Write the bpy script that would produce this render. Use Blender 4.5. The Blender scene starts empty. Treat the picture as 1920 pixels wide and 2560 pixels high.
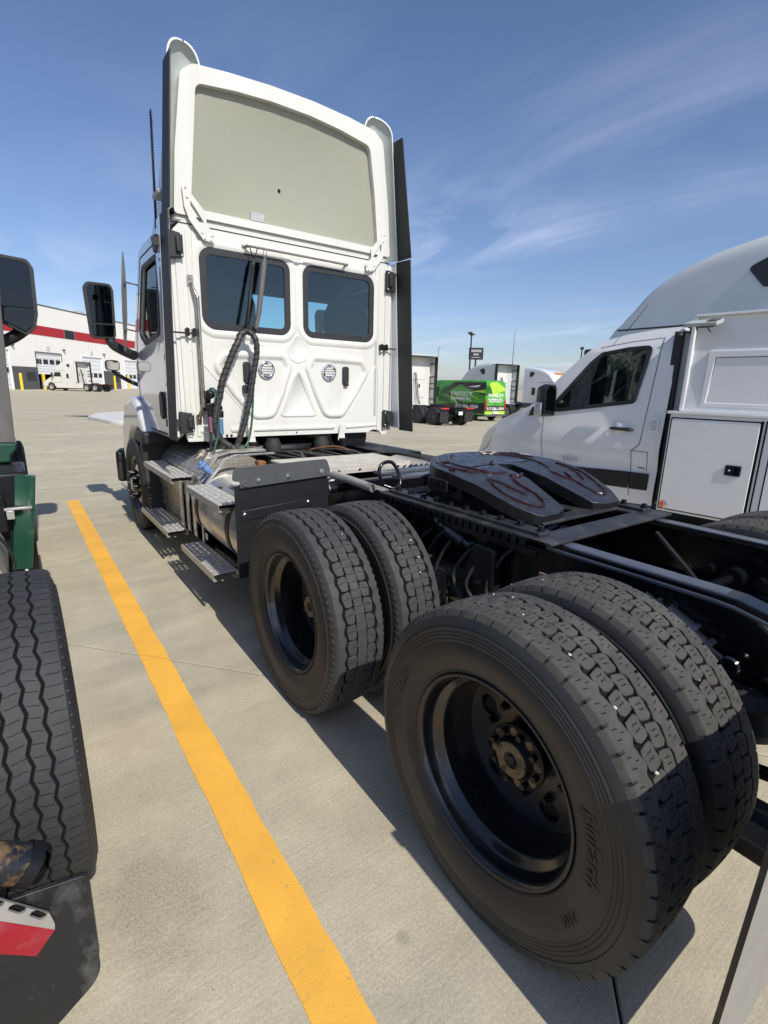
import bpy, bmesh, math, random
from mathutils import Vector, Matrix
from mathutils.geometry import tessellate_polygon
random.seed(7)
R = math.radians
scene = bpy.context.scene
COL = scene.collection

# ------------------------------------------------------------------ camera
YAW, PITCH, ROLL, FPX = 0.6318, 0.2447, 0.0249, 1255.67
def camera():
    cy, sy, cp, sp = math.cos(YAW), math.sin(YAW), math.cos(PITCH), math.sin(PITCH)
    fwd = Vector((sy * cp, cy * cp, -sp)); right = Vector((cy, -sy, 0)); up = right.cross(fwd)
    r = math.cos(ROLL) * right + math.sin(ROLL) * up
    u = -math.sin(ROLL) * right + math.cos(ROLL) * up
    c = bpy.data.cameras.new('camera'); o = bpy.data.objects.new('camera', c); COL.objects.link(o)
    m = Matrix((r, u, -fwd)).transposed().to_4x4(); m.translation = Vector((-2.1766, -0.8224, 1.6015))
    o.matrix_world = m
    c.sensor_fit = 'HORIZONTAL'; c.sensor_width = 36.0; c.lens = 36.0 * FPX / 1920.0
    c.clip_start = 0.05; c.clip_end = 5000
    scene.camera = o
camera()

# ------------------------------------------------------------------ sky, sun, exposure
SUN = Vector((-0.02, -1.05, 1.0)).normalized()
EL = math.asin(SUN.z); AZ = math.atan2(SUN.x, SUN.y)
def world():
    w = bpy.data.worlds.new('World'); scene.world = w; w.use_nodes = True
    nt = w.node_tree; N = nt.nodes; L = nt.links
    for n in list(N): N.remove(n)
    out = N.new('ShaderNodeOutputWorld'); bg = N.new('ShaderNodeBackground'); bg.inputs['Strength'].default_value = 0.094
    sky = N.new('ShaderNodeTexSky'); sky.sky_type = 'NISHITA'; sky.sun_disc = False
    sky.sun_elevation = EL; sky.sun_rotation = AZ; sky.dust_density = 0.8; sky.ozone_density = 3.2; sky.air_density = 1.0
    # thin cirrus: the view direction mapped onto a flat layer high above
    tc = N.new('ShaderNodeTexCoord'); sep = N.new('ShaderNodeSeparateXYZ'); L.new(tc.outputs['Generated'], sep.inputs[0])
    zc = N.new('ShaderNodeMath'); zc.operation = 'MAXIMUM'; zc.inputs[1].default_value = 0.03; L.new(sep.outputs['Z'], zc.inputs[0])
    za = N.new('ShaderNodeMath'); za.operation = 'ADD'; za.inputs[1].default_value = 0.06; L.new(zc.outputs[0], za.inputs[0])
    dx = N.new('ShaderNodeMath'); dx.operation = 'DIVIDE'; L.new(sep.outputs['X'], dx.inputs[0]); L.new(za.outputs[0], dx.inputs[1])
    dy = N.new('ShaderNodeMath'); dy.operation = 'DIVIDE'; L.new(sep.outputs['Y'], dy.inputs[0]); L.new(za.outputs[0], dy.inputs[1])
    cv = N.new('ShaderNodeCombineXYZ'); L.new(dx.outputs[0], cv.inputs[0]); L.new(dy.outputs[0], cv.inputs[1])
    mp = N.new('ShaderNodeMapping'); mp.inputs['Rotation'].default_value = (0, 0, R(28)); mp.inputs['Scale'].default_value = (1.0, 0.34, 1)
    L.new(cv.outputs[0], mp.inputs[0])
    n1 = N.new('ShaderNodeTexNoise'); n1.inputs['Scale'].default_value = 1.5; n1.inputs['Detail'].default_value = 9; n1.inputs['Roughness'].default_value = 0.62
    n1.inputs['Distortion'].default_value = 0.7; L.new(mp.outputs[0], n1.inputs['Vector'])
    n2 = N.new('ShaderNodeTexNoise'); n2.inputs['Scale'].default_value = 0.42; n2.inputs['Detail'].default_value = 3
    mp2 = N.new('ShaderNodeMapping'); mp2.inputs['Location'].default_value = (3.3, 1.2, 0); L.new(cv.outputs[0], mp2.inputs[0]); L.new(mp2.outputs[0], n2.inputs['Vector'])
    r1 = N.new('ShaderNodeMapRange'); r1.inputs[1].default_value = 0.42; r1.inputs[2].default_value = 0.82; L.new(n1.outputs[0], r1.inputs[0])
    r2 = N.new('ShaderNodeMapRange'); r2.inputs[1].default_value = 0.44; r2.inputs[2].default_value = 0.70; L.new(n2.outputs[0], r2.inputs[0])
    mu = N.new('ShaderNodeMath'); mu.operation = 'MULTIPLY'; L.new(r1.outputs[0], mu.inputs[0]); L.new(r2.outputs[0], mu.inputs[1])
    mu2 = N.new('ShaderNodeMath'); mu2.operation = 'MULTIPLY'; mu2.inputs[1].default_value = 0.75; L.new(mu.outputs[0], mu2.inputs[0])
    mix = N.new('ShaderNodeMixRGB'); L.new(mu2.outputs[0], mix.inputs[0]); L.new(sky.outputs[0], mix.inputs[1]); mix.inputs[2].default_value = (7.4, 7.9, 8.6, 1)
    tint = N.new('ShaderNodeMixRGB'); tint.blend_type = 'MULTIPLY'; tint.inputs[0].default_value = 1; tint.inputs[2].default_value = (0.98, 0.97, 1.08, 1); L.new(mix.outputs[0], tint.inputs[1])
    L.new(tint.outputs[0], bg.inputs['Color']); L.new(bg.outputs[0], out.inputs['Surface'])
    s = bpy.data.lights.new('sun', 'SUN'); s.energy = 3.4; s.angle = R(0.53); s.color = (1.0, 0.95, 0.87)
    so = bpy.data.objects.new('sun', s); COL.objects.link(so); so.location = (0, -20, 30)
    so.rotation_euler = SUN.to_track_quat('Z', 'Y').to_euler()
world()
scene.view_settings.view_transform = 'Standard'; scene.view_settings.look = 'None'
scene.view_settings.gamma = 1.0; scene.view_settings.exposure = 0.35; scene.view_settings.use_curve_mapping = False

# ------------------------------------------------------------------ materials
MATS = {}
def mat(name, col, rough=0.5, metal=0.0, var=None, bump=None, coat=0.0, spec=0.5, trans=0.0, emit=None, dirt=None, bumps2=None, coatr=0.05, rvar=None):
    """var=(scale, amount[, detail, stretch]) value variation; bump=(scale, strength, dist); dirt=(scale, amount, colour, lo, hi)"""
    m = bpy.data.materials.new(name); m.use_nodes = True; MATS[name] = m
    nt = m.node_tree; N = nt.nodes; L = nt.links; b = N['Principled BSDF']
    b.inputs['Base Color'].default_value = (*col, 1); b.inputs['Roughness'].default_value = rough; b.inputs['Metallic'].default_value = metal
    b.inputs['Coat Weight'].default_value = coat; b.inputs['Coat Roughness'].default_value = coatr
    b.inputs['Specular IOR Level'].default_value = spec; b.inputs['Transmission Weight'].default_value = trans
    tc = N.new('ShaderNodeTexCoord')
    cur = None
    def noise(scale, detail=6, rough_=0.6, st=None):
        n = N.new('ShaderNodeTexNoise'); n.inputs['Scale'].default_value = scale; n.inputs['Detail'].default_value = detail; n.inputs['Roughness'].default_value = rough_
        if st:
            mp = N.new('ShaderNodeMapping'); mp.inputs['Scale'].default_value = st; L.new(tc.outputs['Object'], mp.inputs[0]); L.new(mp.outputs[0], n.inputs['Vector'])
        else: L.new(tc.outputs['Object'], n.inputs['Vector'])
        return n
    if var:
        n = noise(var[0], var[2] if len(var) > 2 else 5, 0.6, var[3] if len(var) > 3 else None)
        mr = N.new('ShaderNodeMapRange'); mr.inputs[1].default_value = 0.3; mr.inputs[2].default_value = 0.7
        mr.inputs[3].default_value = 1 - var[1]; mr.inputs[4].default_value = 1 + var[1]; L.new(n.outputs[0], mr.inputs[0])
        mx = N.new('ShaderNodeMixRGB'); mx.blend_type = 'MULTIPLY'; mx.inputs[0].default_value = 1; mx.inputs[1].default_value = (*col, 1)
        L.new(mr.outputs[0], mx.inputs[2]); cur = mx.outputs[0]
    if dirt:
        n = noise(dirt[0], 8, 0.65, dirt[5] if len(dirt) > 5 else None)
        mr = N.new('ShaderNodeMapRange'); mr.inputs[1].default_value = dirt[3]; mr.inputs[2].default_value = dirt[4]; mr.inputs[4].default_value = dirt[1]; L.new(n.outputs[0], mr.inputs[0])
        mx = N.new('ShaderNodeMixRGB'); L.new(mr.outputs[0], mx.inputs[0])
        if cur: L.new(cur, mx.inputs[1])
        else: mx.inputs[1].default_value = (*col, 1)
        mx.inputs[2].default_value = (*dirt[2], 1); cur = mx.outputs[0]
    if cur: L.new(cur, b.inputs['Base Color'])
    if rvar:
        n = noise(rvar[0], 4); mr = N.new('ShaderNodeMapRange'); mr.inputs[1].default_value = 0.3; mr.inputs[2].default_value = 0.7
        mr.inputs[3].default_value = rvar[1]; mr.inputs[4].default_value = rvar[2]; L.new(n.outputs[0], mr.inputs[0]); L.new(mr.outputs[0], b.inputs['Roughness'])
    if bump:
        n = noise(bump[0], 5, 0.6, bump[3] if len(bump) > 3 else None)
        bp = N.new('ShaderNodeBump'); bp.inputs['Strength'].default_value = bump[1]; bp.inputs['Distance'].default_value = bump[2]
        L.new(n.outputs[0], bp.inputs['Height']); L.new(bp.outputs[0], b.inputs['Normal'])
    if emit: b.inputs['Emission Color'].default_value = (*emit[0], 1); b.inputs['Emission Strength'].default_value = emit[1]
    return m

def concrete(name, base, warm):
    m = bpy.data.materials.new(name); m.use_nodes = True; MATS[name] = m
    nt = m.node_tree; N = nt.nodes; L = nt.links; b = N['Principled BSDF']; b.inputs['Roughness'].default_value = 0.88; b.inputs['Specular IOR Level'].default_value = 0.25
    g = N.new('ShaderNodeNewGeometry')
    def noise(scale, detail, rough, st=None, rot=0.0, dist=0.0):
        n = N.new('ShaderNodeTexNoise'); n.inputs['Scale'].default_value = scale; n.inputs['Detail'].default_value = detail; n.inputs['Roughness'].default_value = rough; n.inputs['Distortion'].default_value = dist
        if st:
            mp = N.new('ShaderNodeMapping'); mp.inputs['Scale'].default_value = st; mp.inputs['Rotation'].default_value = (0, 0, rot); L.new(g.outputs['Position'], mp.inputs[0]); L.new(mp.outputs[0], n.inputs['Vector'])
        else: L.new(g.outputs['Position'], n.inputs['Vector'])
        return n.outputs[0]
    def rng(x, a, bb, c, d):
        mr = N.new('ShaderNodeMapRange'); mr.inputs[1].default_value = a; mr.inputs[2].default_value = bb; mr.inputs[3].default_value = c; mr.inputs[4].default_value = d; L.new(x, mr.inputs[0]); return mr.outputs[0]
    def mixc(f, a, c, typ='MIX'):
        mx = N.new('ShaderNodeMixRGB'); mx.blend_type = typ
        for sock, v in ((0, f), (1, a), (2, c)):
            if isinstance(v, (int, float)): mx.inputs[sock].default_value = v
            elif isinstance(v, tuple): mx.inputs[sock].default_value = (*v, 1)
            else: L.new(v, mx.inputs[sock])
        return mx.outputs[0]
    c = mixc(rng(noise(0.55, 6, 0.65), 0.35, 0.65, 0, 1), base, warm)
    c = mixc(1.0, c, rng(noise(3.2, 8, 0.7), 0.3, 0.7, 0.86, 1.12), 'MULTIPLY')          # blotches
    c = mixc(1.0, c, rng(noise(95, 3, 0.75), 0.3, 0.7, 0.84, 1.15), 'MULTIPLY')           # sand grain
    c = mixc(1.0, c, rng(noise(240, 2, 0.7), 0.3, 0.7, 0.86, 1.13), 'MULTIPLY')
    c = mixc(1.0, c, rng(noise(14, 4, 0.7, (0.25, 6.5, 1), R(-20)), 0.3, 0.7, 0.94, 1.05), 'MULTIPLY')   # broom lines
    c = mixc(1.0, c, rng(noise(1.0, 5, 0.6, (0.10, 1.3, 1), R(18), 1.6), 0.40, 0.72, 1.05, 0.84), 'MULTIPLY')   # tyre rubber swirls
    c = mixc(rng(noise(34, 2, 0.5), 0.76, 0.80, 0, 0.6), c, (0.06, 0.055, 0.05))           # dark specks
    vo = N.new('ShaderNodeTexVoronoi'); vo.inputs['Scale'].default_value = 1.25; L.new(g.outputs['Position'], vo.inputs['Vector'])
    c = mixc(rng(vo.outputs['Distance'], 0.015, 0.045, 0.45, 0), c, (0.10, 0.09, 0.075))    # old drips
    c = mixc(rng(noise(1.15, 6, 0.7), 0.60, 0.78, 0, 0.5), c, (0.34, 0.255, 0.14))           # brownish stains
    # rough patch where the aggregate shows, on the ground beside the green truck
    sub = N.new('ShaderNodeVectorMath'); sub.operation = 'SUBTRACT'; L.new(g.outputs['Position'], sub.inputs[0]); sub.inputs[1].default_value = (-1.99, 0.60, 0)
    sc = N.new('ShaderNodeVectorMath'); sc.operation = 'MULTIPLY'; L.new(sub.outputs[0], sc.inputs[0]); sc.inputs[1].default_value = (6.6, 4.4, 0)
    ln = N.new('ShaderNodeVectorMath'); ln.operation = 'LENGTH'; L.new(sc.outputs[0], ln.inputs[0])
    ad = N.new('ShaderNodeMath'); ad.operation = 'ADD'; L.new(ln.outputs['Value'], ad.inputs[0]); L.new(rng(noise(9, 5, 0.7), 0.3, 0.7, -0.45, 0.45), ad.inputs[1])
    patch = rng(ad.outputs[0], 0.55, 1.25, 0.42, 0)
    pc = mixc(rng(noise(130, 3, 0.7), 0.4, 0.6, 0, 1), (0.12, 0.10, 0.07), (0.42, 0.37, 0.28))
    c = mixc(patch, c, pc)
    L.new(c, b.inputs['Base Color'])
    h1 = noise(120, 4, 0.7); h2 = noise(14, 4, 0.7, (0.25, 6.5, 1), R(-20))
    hm = N.new('ShaderNodeMath'); hm.operation = 'ADD'; L.new(h1, hm.inputs[0]); L.new(h2, hm.inputs[1])
    bp = N.new('ShaderNodeBump'); bp.inputs['Strength'].default_value = 0.32; bp.inputs['Distance'].default_value = 0.004; L.new(hm.outputs[0], bp.inputs['Height']); L.new(bp.outputs[0], b.inputs['Normal'])
    return m

def diamond(name, col, rough, metal, scale, strength=0.8):
    """metal sheet with rows of pressed bumps"""
    m = mat(name, col, rough, metal, var=(9, 0.18), rvar=(14, rough * 0.7, rough * 1.5)); nt = m.node_tree; N = nt.nodes; L = nt.links
    b = N['Principled BSDF']; tc = N.new('ShaderNodeTexCoord')
    mp = N.new('ShaderNodeMapping'); mp.inputs['Scale'].default_value = scale; L.new(tc.outputs['Object'], mp.inputs[0])
    v = N.new('ShaderNodeTexVoronoi'); v.inputs['Scale'].default_value = 1.0; v.inputs['Randomness'].default_value = 0.05; L.new(mp.outputs[0], v.inputs['Vector'])
    mr = N.new('ShaderNodeMapRange'); mr.inputs[1].default_value = 0.15; mr.inputs[2].default_value = 0.5; mr.inputs[3].default_value = 1; mr.inputs[4].default_value = 0; L.new(v.outputs['Distance'], mr.inputs[0])
    bp = N.new('ShaderNodeBump'); bp.inputs['Strength'].default_value = strength; bp.inputs['Distance'].default_value = 0.004; L.new(mr.outputs[0], bp.inputs['Height']); L.new(bp.outputs[0], b.inputs['Normal'])
    return m

def glass(name, col, alpha_t, rough=0.02):
    m = bpy.data.materials.new(name); m.use_nodes = True; MATS[name] = m
    nt = m.node_tree; N = nt.nodes; L = nt.links
    for n in list(N): N.remove(n)
    out = N.new('ShaderNodeOutputMaterial'); t = N.new('ShaderNodeBsdfTransparent'); t.inputs[0].default_value = (*col, 1)
    g = N.new('ShaderNodeBsdfGlossy'); g.inputs['Roughness'].default_value = rough
    f = N.new('ShaderNodeFresnel'); f.inputs[0].default_value = 1.5
    ma = N.new('ShaderNodeMath'); ma.operation = 'ADD'; ma.inputs[1].default_value = 0.02; L.new(f.outputs[0], ma.inputs[0])
    mx = N.new('ShaderNodeMixShader'); L.new(ma.outputs[0], mx.inputs[0]); L.new(t.outputs[0], mx.inputs[1]); L.new(g.outputs[0], mx.inputs[2]); L.new(mx.outputs[0], out.inputs[0])
    return m

concrete('concrete', (0.435, 0.398, 0.302), (0.49, 0.43, 0.308))
mat('joint_dirt', (0.05, 0.045, 0.04), 0.95)
m = mat('yellow_paint', (0.84, 0.445, 0.062), 0.75, var=(4, 0.10), dirt=(46, 0.75, (0.50, 0.33, 0.13), 0.60, 0.68), bump=(120, 0.35, 0.004))
mat('white_paint', (0.70, 0.698, 0.645), 0.36, coat=0.4, var=(1.6, 0.025), dirt=(3.0, 0.55, (0.48, 0.45, 0.36), 0.52, 0.85, (1.6, 1.6, 0.28)), bump=(2.2, 0.05, 0.03), coatr=0.08)
mat('white_gloss', (0.72, 0.73, 0.74), 0.22, coat=1.0, coatr=0.03, var=(2, 0.02))
mat('white_van', (0.82, 0.83, 0.83), 0.30, coat=0.8, coatr=0.05, var=(2, 0.02), dirt=(2.2, 0.16, (0.48, 0.47, 0.44), 0.5, 0.9, (1, 1, 0.5)), bump=(1.1, 0.05, 0.05))
mat('service_body_white', (0.80, 0.81, 0.81), 0.42, coat=0.2, var=(3, 0.03), dirt=(2.6, 0.2, (0.45, 0.45, 0.44), 0.5, 0.9))
mat('primer_grey', (0.40, 0.44, 0.42), 0.55, var=(6, 0.08))
mat('fibreglass', (0.305, 0.308, 0.245), 0.7, var=(90, 0.06, 6), dirt=(1.6, 0.35, (0.32, 0.32, 0.27), 0.5, 0.8, (1, 1, 0.4)), bump=(160, 0.3, 0.003))
mat('black_paint', (0.005, 0.0055, 0.0075), 0.22, coat=0.25, spec=0.4, var=(8, 0.3), coatr=0.1, bump=(30, 0.05, 0.004), rvar=(6, 0.12, 0.30))
mat('black_satin', (0.007, 0.0075, 0.009), 0.40, spec=0.35, var=(14, 0.3), dirt=(9, 0.12, (0.08, 0.072, 0.06), 0.6, 0.85), rvar=(9, 0.3, 0.55))
mat('black_plastic', (0.022, 0.023, 0.025), 0.55, var=(5, 0.2), dirt=(7, 0.2, (0.12, 0.115, 0.105), 0.55, 0.9), bump=(220, 0.15, 0.001))
mat('grey_plastic', (0.070, 0.074, 0.079), 0.62, var=(5, 0.12), dirt=(9, 0.25, (0.11, 0.115, 0.12), 0.5, 0.85), bump=(260, 0.2, 0.001))
mat('extender_black', (0.022, 0.023, 0.025), 0.55, spec=0.35, var=(5, 0.15), dirt=(6, 0.3, (0.06, 0.06, 0.06), 0.5, 0.85, (1, 1, 0.3)))
mat('fender_black', (0.010, 0.011, 0.013), 0.5, var=(6, 0.25), bump=(120, 0.1, 0.001))
mat('rubber', (0.022, 0.022, 0.022), 0.68, var=(7, 0.2), dirt=(5, 0.35, (0.060, 0.055, 0.048), 0.45, 0.8), bump=(90, 0.1, 0.002))
mat('sidewall', (0.021, 0.021, 0.0215), 0.50, var=(5, 0.25), dirt=(6, 0.45, (0.048, 0.045, 0.040), 0.44, 0.78), bump=(60, 0.10, 0.002))
mat('sidewall_brown', (0.030, 0.0265, 0.023), 0.62, var=(6, 0.18), dirt=(5, 0.6, (0.062, 0.050, 0.039), 0.45, 0.75), bump=(70, 0.10, 0.002))
mat('tread', (0.056, 0.054, 0.049), 0.80, var=(34, 0.22, 6), dirt=(7, 0.65, (0.115, 0.105, 0.088), 0.48, 0.75), bump=(180, 0.4, 0.002))
mat('tread_black', (0.030, 0.031, 0.033), 0.70, var=(26, 0.2, 6), dirt=(8, 0.3, (0.055, 0.055, 0.056), 0.5, 0.8), bump=(150, 0.35, 0.002))
mat('tread_dark', (0.043, 0.043, 0.043), 0.74, var=(26, 0.2, 6), dirt=(8, 0.5, (0.085, 0.082, 0.076), 0.5, 0.8), bump=(150, 0.35, 0.002))
mat('groove', (0.010, 0.0095, 0.009), 0.95, spec=0.1)
mat('emboss', (0.016, 0.016, 0.018), 0.5)
mat('rim_black', (0.010, 0.010, 0.012), 0.20, coat=0.7, coatr=0.12, dirt=(8, 0.10, (0.09, 0.065, 0.04), 0.5, 0.85), rvar=(9, 0.15, 0.36))
mat('rim_disc', (0.026, 0.028, 0.032), 0.36, coat=0.3, coatr=0.2, var=(9, 0.2))
mat('hub_brown', (0.19, 0.13, 0.07), 0.55, var=(30, 0.4), dirt=(16, 0.9, (0.012, 0.012, 0.012), 0.52, 0.62))
mat('rim_edge', (0.055, 0.042, 0.032), 0.6, var=(18, 0.3))
mat('aluminium', (0.62, 0.605, 0.57), 0.26, 0.75, var=(5, 0.10), dirt=(7, 0.25, (0.30, 0.26, 0.20), 0.5, 0.8), rvar=(8, 0.18, 0.42))
mat('aluminium_dull', (0.50, 0.49, 0.46), 0.42, 0.6, var=(6, 0.15), dirt=(9, 0.3, (0.30, 0.26, 0.20), 0.5, 0.8))
mat('step_metal', (0.50, 0.485, 0.45), 0.42, 0.35, var=(30, 0.2), dirt=(12, 0.4, (0.20, 0.18, 0.15), 0.55, 0.75))
diamond('tread_plate', (0.56, 0.53, 0.46), 0.45, 0.12, (26, 26, 26), 0.9)
diamond('quilted_metal', (0.46, 0.425, 0.35), 0.30, 0.6, (27, 27, 38), 1.0)
mat('chrome', (0.75, 0.75, 0.76), 0.08, 1.0)
mat('zinc', (0.75, 0.78, 0.78), 0.30, 1.0)
mat('stainless', (0.50, 0.44, 0.37), 0.24, 1.0, var=(20, 0.2))
mat('rust', (0.20, 0.085, 0.035), 0.85, var=(20, 0.4))
mat('rusty_pipe', (0.010, 0.011, 0.015), 0.3, dirt=(16, 0.85, (0.21, 0.125, 0.055), 0.50, 0.62), bump=(30, 0.5, 0.004), coat=0.3)
mat('grease', (0.022, 0.002, 0.003), 0.30, coat=0.25, spec=0.4)
mat('fitting_paint', (0.012, 0.014, 0.022), 0.16, coat=0.8, coatr=0.08)
mat('plate_top', (0.036, 0.039, 0.046), 0.32, 0.3, var=(30, 0.35), dirt=(22, 0.45, (0.085, 0.09, 0.10), 0.5, 0.72), bump=(26, 0.30, 0.004, (1, 1, 1)), rvar=(24, 0.2, 0.5))
mat('slide_metal', (0.040, 0.042, 0.046), 0.4, 0.3, var=(16, 0.3), dirt=(9, 0.5, (0.20, 0.18, 0.15), 0.5, 0.75))
mat('rail_top', (0.13, 0.145, 0.175), 0.32, 0.4, var=(7, 0.2), dirt=(7, 0.4, (0.20, 0.20, 0.20), 0.52, 0.8))  # paler blue-grey with the rail tail's highlight painted in
mat('hose_black', (0.018, 0.018, 0.018), 0.5, var=(40, 0.3), dirt=(30, 0.35, (0.09, 0.085, 0.08), 0.5, 0.8))
mat('hose_wrap', (0.035, 0.033, 0.030), 0.5, var=(40, 0.2), dirt=(24, 0.4, (0.12, 0.10, 0.08), 0.5, 0.8))
mat('hose_green', (0.025, 0.085, 0.065), 0.45)
mat('glove_purple', (0.13, 0.05, 0.085), 0.5)
mat('glove_blue', (0.05, 0.17, 0.32), 0.5)
mat('cap_blue', (0.13, 0.23, 0.45), 0.45)
mat('green_paint', (0.008, 0.058, 0.032), 0.36, coat=0.4, coatr=0.15, var=(6, 0.15), dirt=(7, 0.5, (0.13, 0.16, 0.13), 0.56, 0.78), rvar=(8, 0.25, 0.5))
mat('grey_rubber', (0.105, 0.103, 0.098), 0.7, var=(10, 0.2, 6, (1, 1, 0.2)), dirt=(12, 0.3, (0.19, 0.185, 0.17), 0.5, 0.8))
mat('flap_rubber', (0.011, 0.012, 0.014), 0.42, var=(5, 0.3), dirt=(9, 0.75, (0.17, 0.17, 0.165), 0.54, 0.80, (1, 1, 0.6)), bump=(60, 0.3, 0.003), rvar=(7, 0.3, 0.6))
mat('flap_grey', (0.26, 0.255, 0.235), 0.38, var=(8, 0.1))
mat('red_tape', (0.30, 0.008, 0.020), 0.35, var=(22, 0.15), dirt=(12, 0.3, (0.50, 0.20, 0.22), 0.5, 0.8))
mat('silver_paint', (0.64, 0.67, 0.655), 0.38, 0.1, coat=0.6, coatr=0.06, var=(2, 0.03))
mat('dark_grey_paint', (0.085, 0.088, 0.092), 0.6)
mat('red_stripe', (0.40, 0.020, 0.028), 0.6, var=(2, 0.05))
mat('building_white', (0.84, 0.82, 0.77), 0.8, var=(0.5, 0.03))
mat('door_white', (0.78, 0.79, 0.79), 0.5)
mat('bollard_yellow', (0.80, 0.58, 0.03), 0.55)
mat('dark_void', (0.012, 0.012, 0.012), 0.9)
mat('interior', (0.035, 0.036, 0.038), 0.8)
mat('seat_grey', (0.045, 0.05, 0.055), 0.85)
mat('island_concrete', (0.58, 0.57, 0.54), 0.9, var=(3, 0.06))
mat('orange_lens', (0.85, 0.16, 0.02), 0.2, coat=1.0)
mat('clear_lens', (0.55, 0.57, 0.60), 0.12, 0.6, coat=1.0)
mat('red_lens', (0.45, 0.01, 0.012), 0.2, coat=1.0)
mat('van_green', (0.075, 0.36, 0.03), 0.4, coat=0.5, var=(1.4, 0.25))
mat('van_lime', (0.46, 0.80, 0.05), 0.4, coat=0.5)
mat('van_black', (0.015, 0.016, 0.016), 0.35, coat=0.5)
mat('van_darkgreen', (0.02, 0.14, 0.02), 0.4)
mat('print_white', (0.85, 0.85, 0.85), 0.5)
mat('print_grey', (0.35, 0.36, 0.38), 0.5)
mat('print_orange', (0.75, 0.26, 0.06), 0.5)
mat('print_blue', (0.02, 0.05, 0.16), 0.4)
mat('print_black', (0.01, 0.01, 0.01), 0.5)
mat('tail_red', (0.55, 0.03, 0.03), 0.3)
mat('warning_orange', (0.62, 0.16, 0.05), 0.5)
mat('reflector_tape', (0.72, 0.70, 0.68), 0.4, var=(60, 0.1))
mat('sign_dark', (0.018, 0.022, 0.027), 0.5)
mat('mirror_glass', (0.040, 0.045, 0.050), 0.03, 1.0)
mat('pebble', (0.62, 0.60, 0.56), 0.95, spec=0.1)
glass('tinted_glass', (0.70, 0.88, 0.90), 0)
glass('van_glass', (0.52, 0.62, 0.58), 0)
glass('clear_glass', (0.92, 0.98, 0.98), 0)

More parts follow.
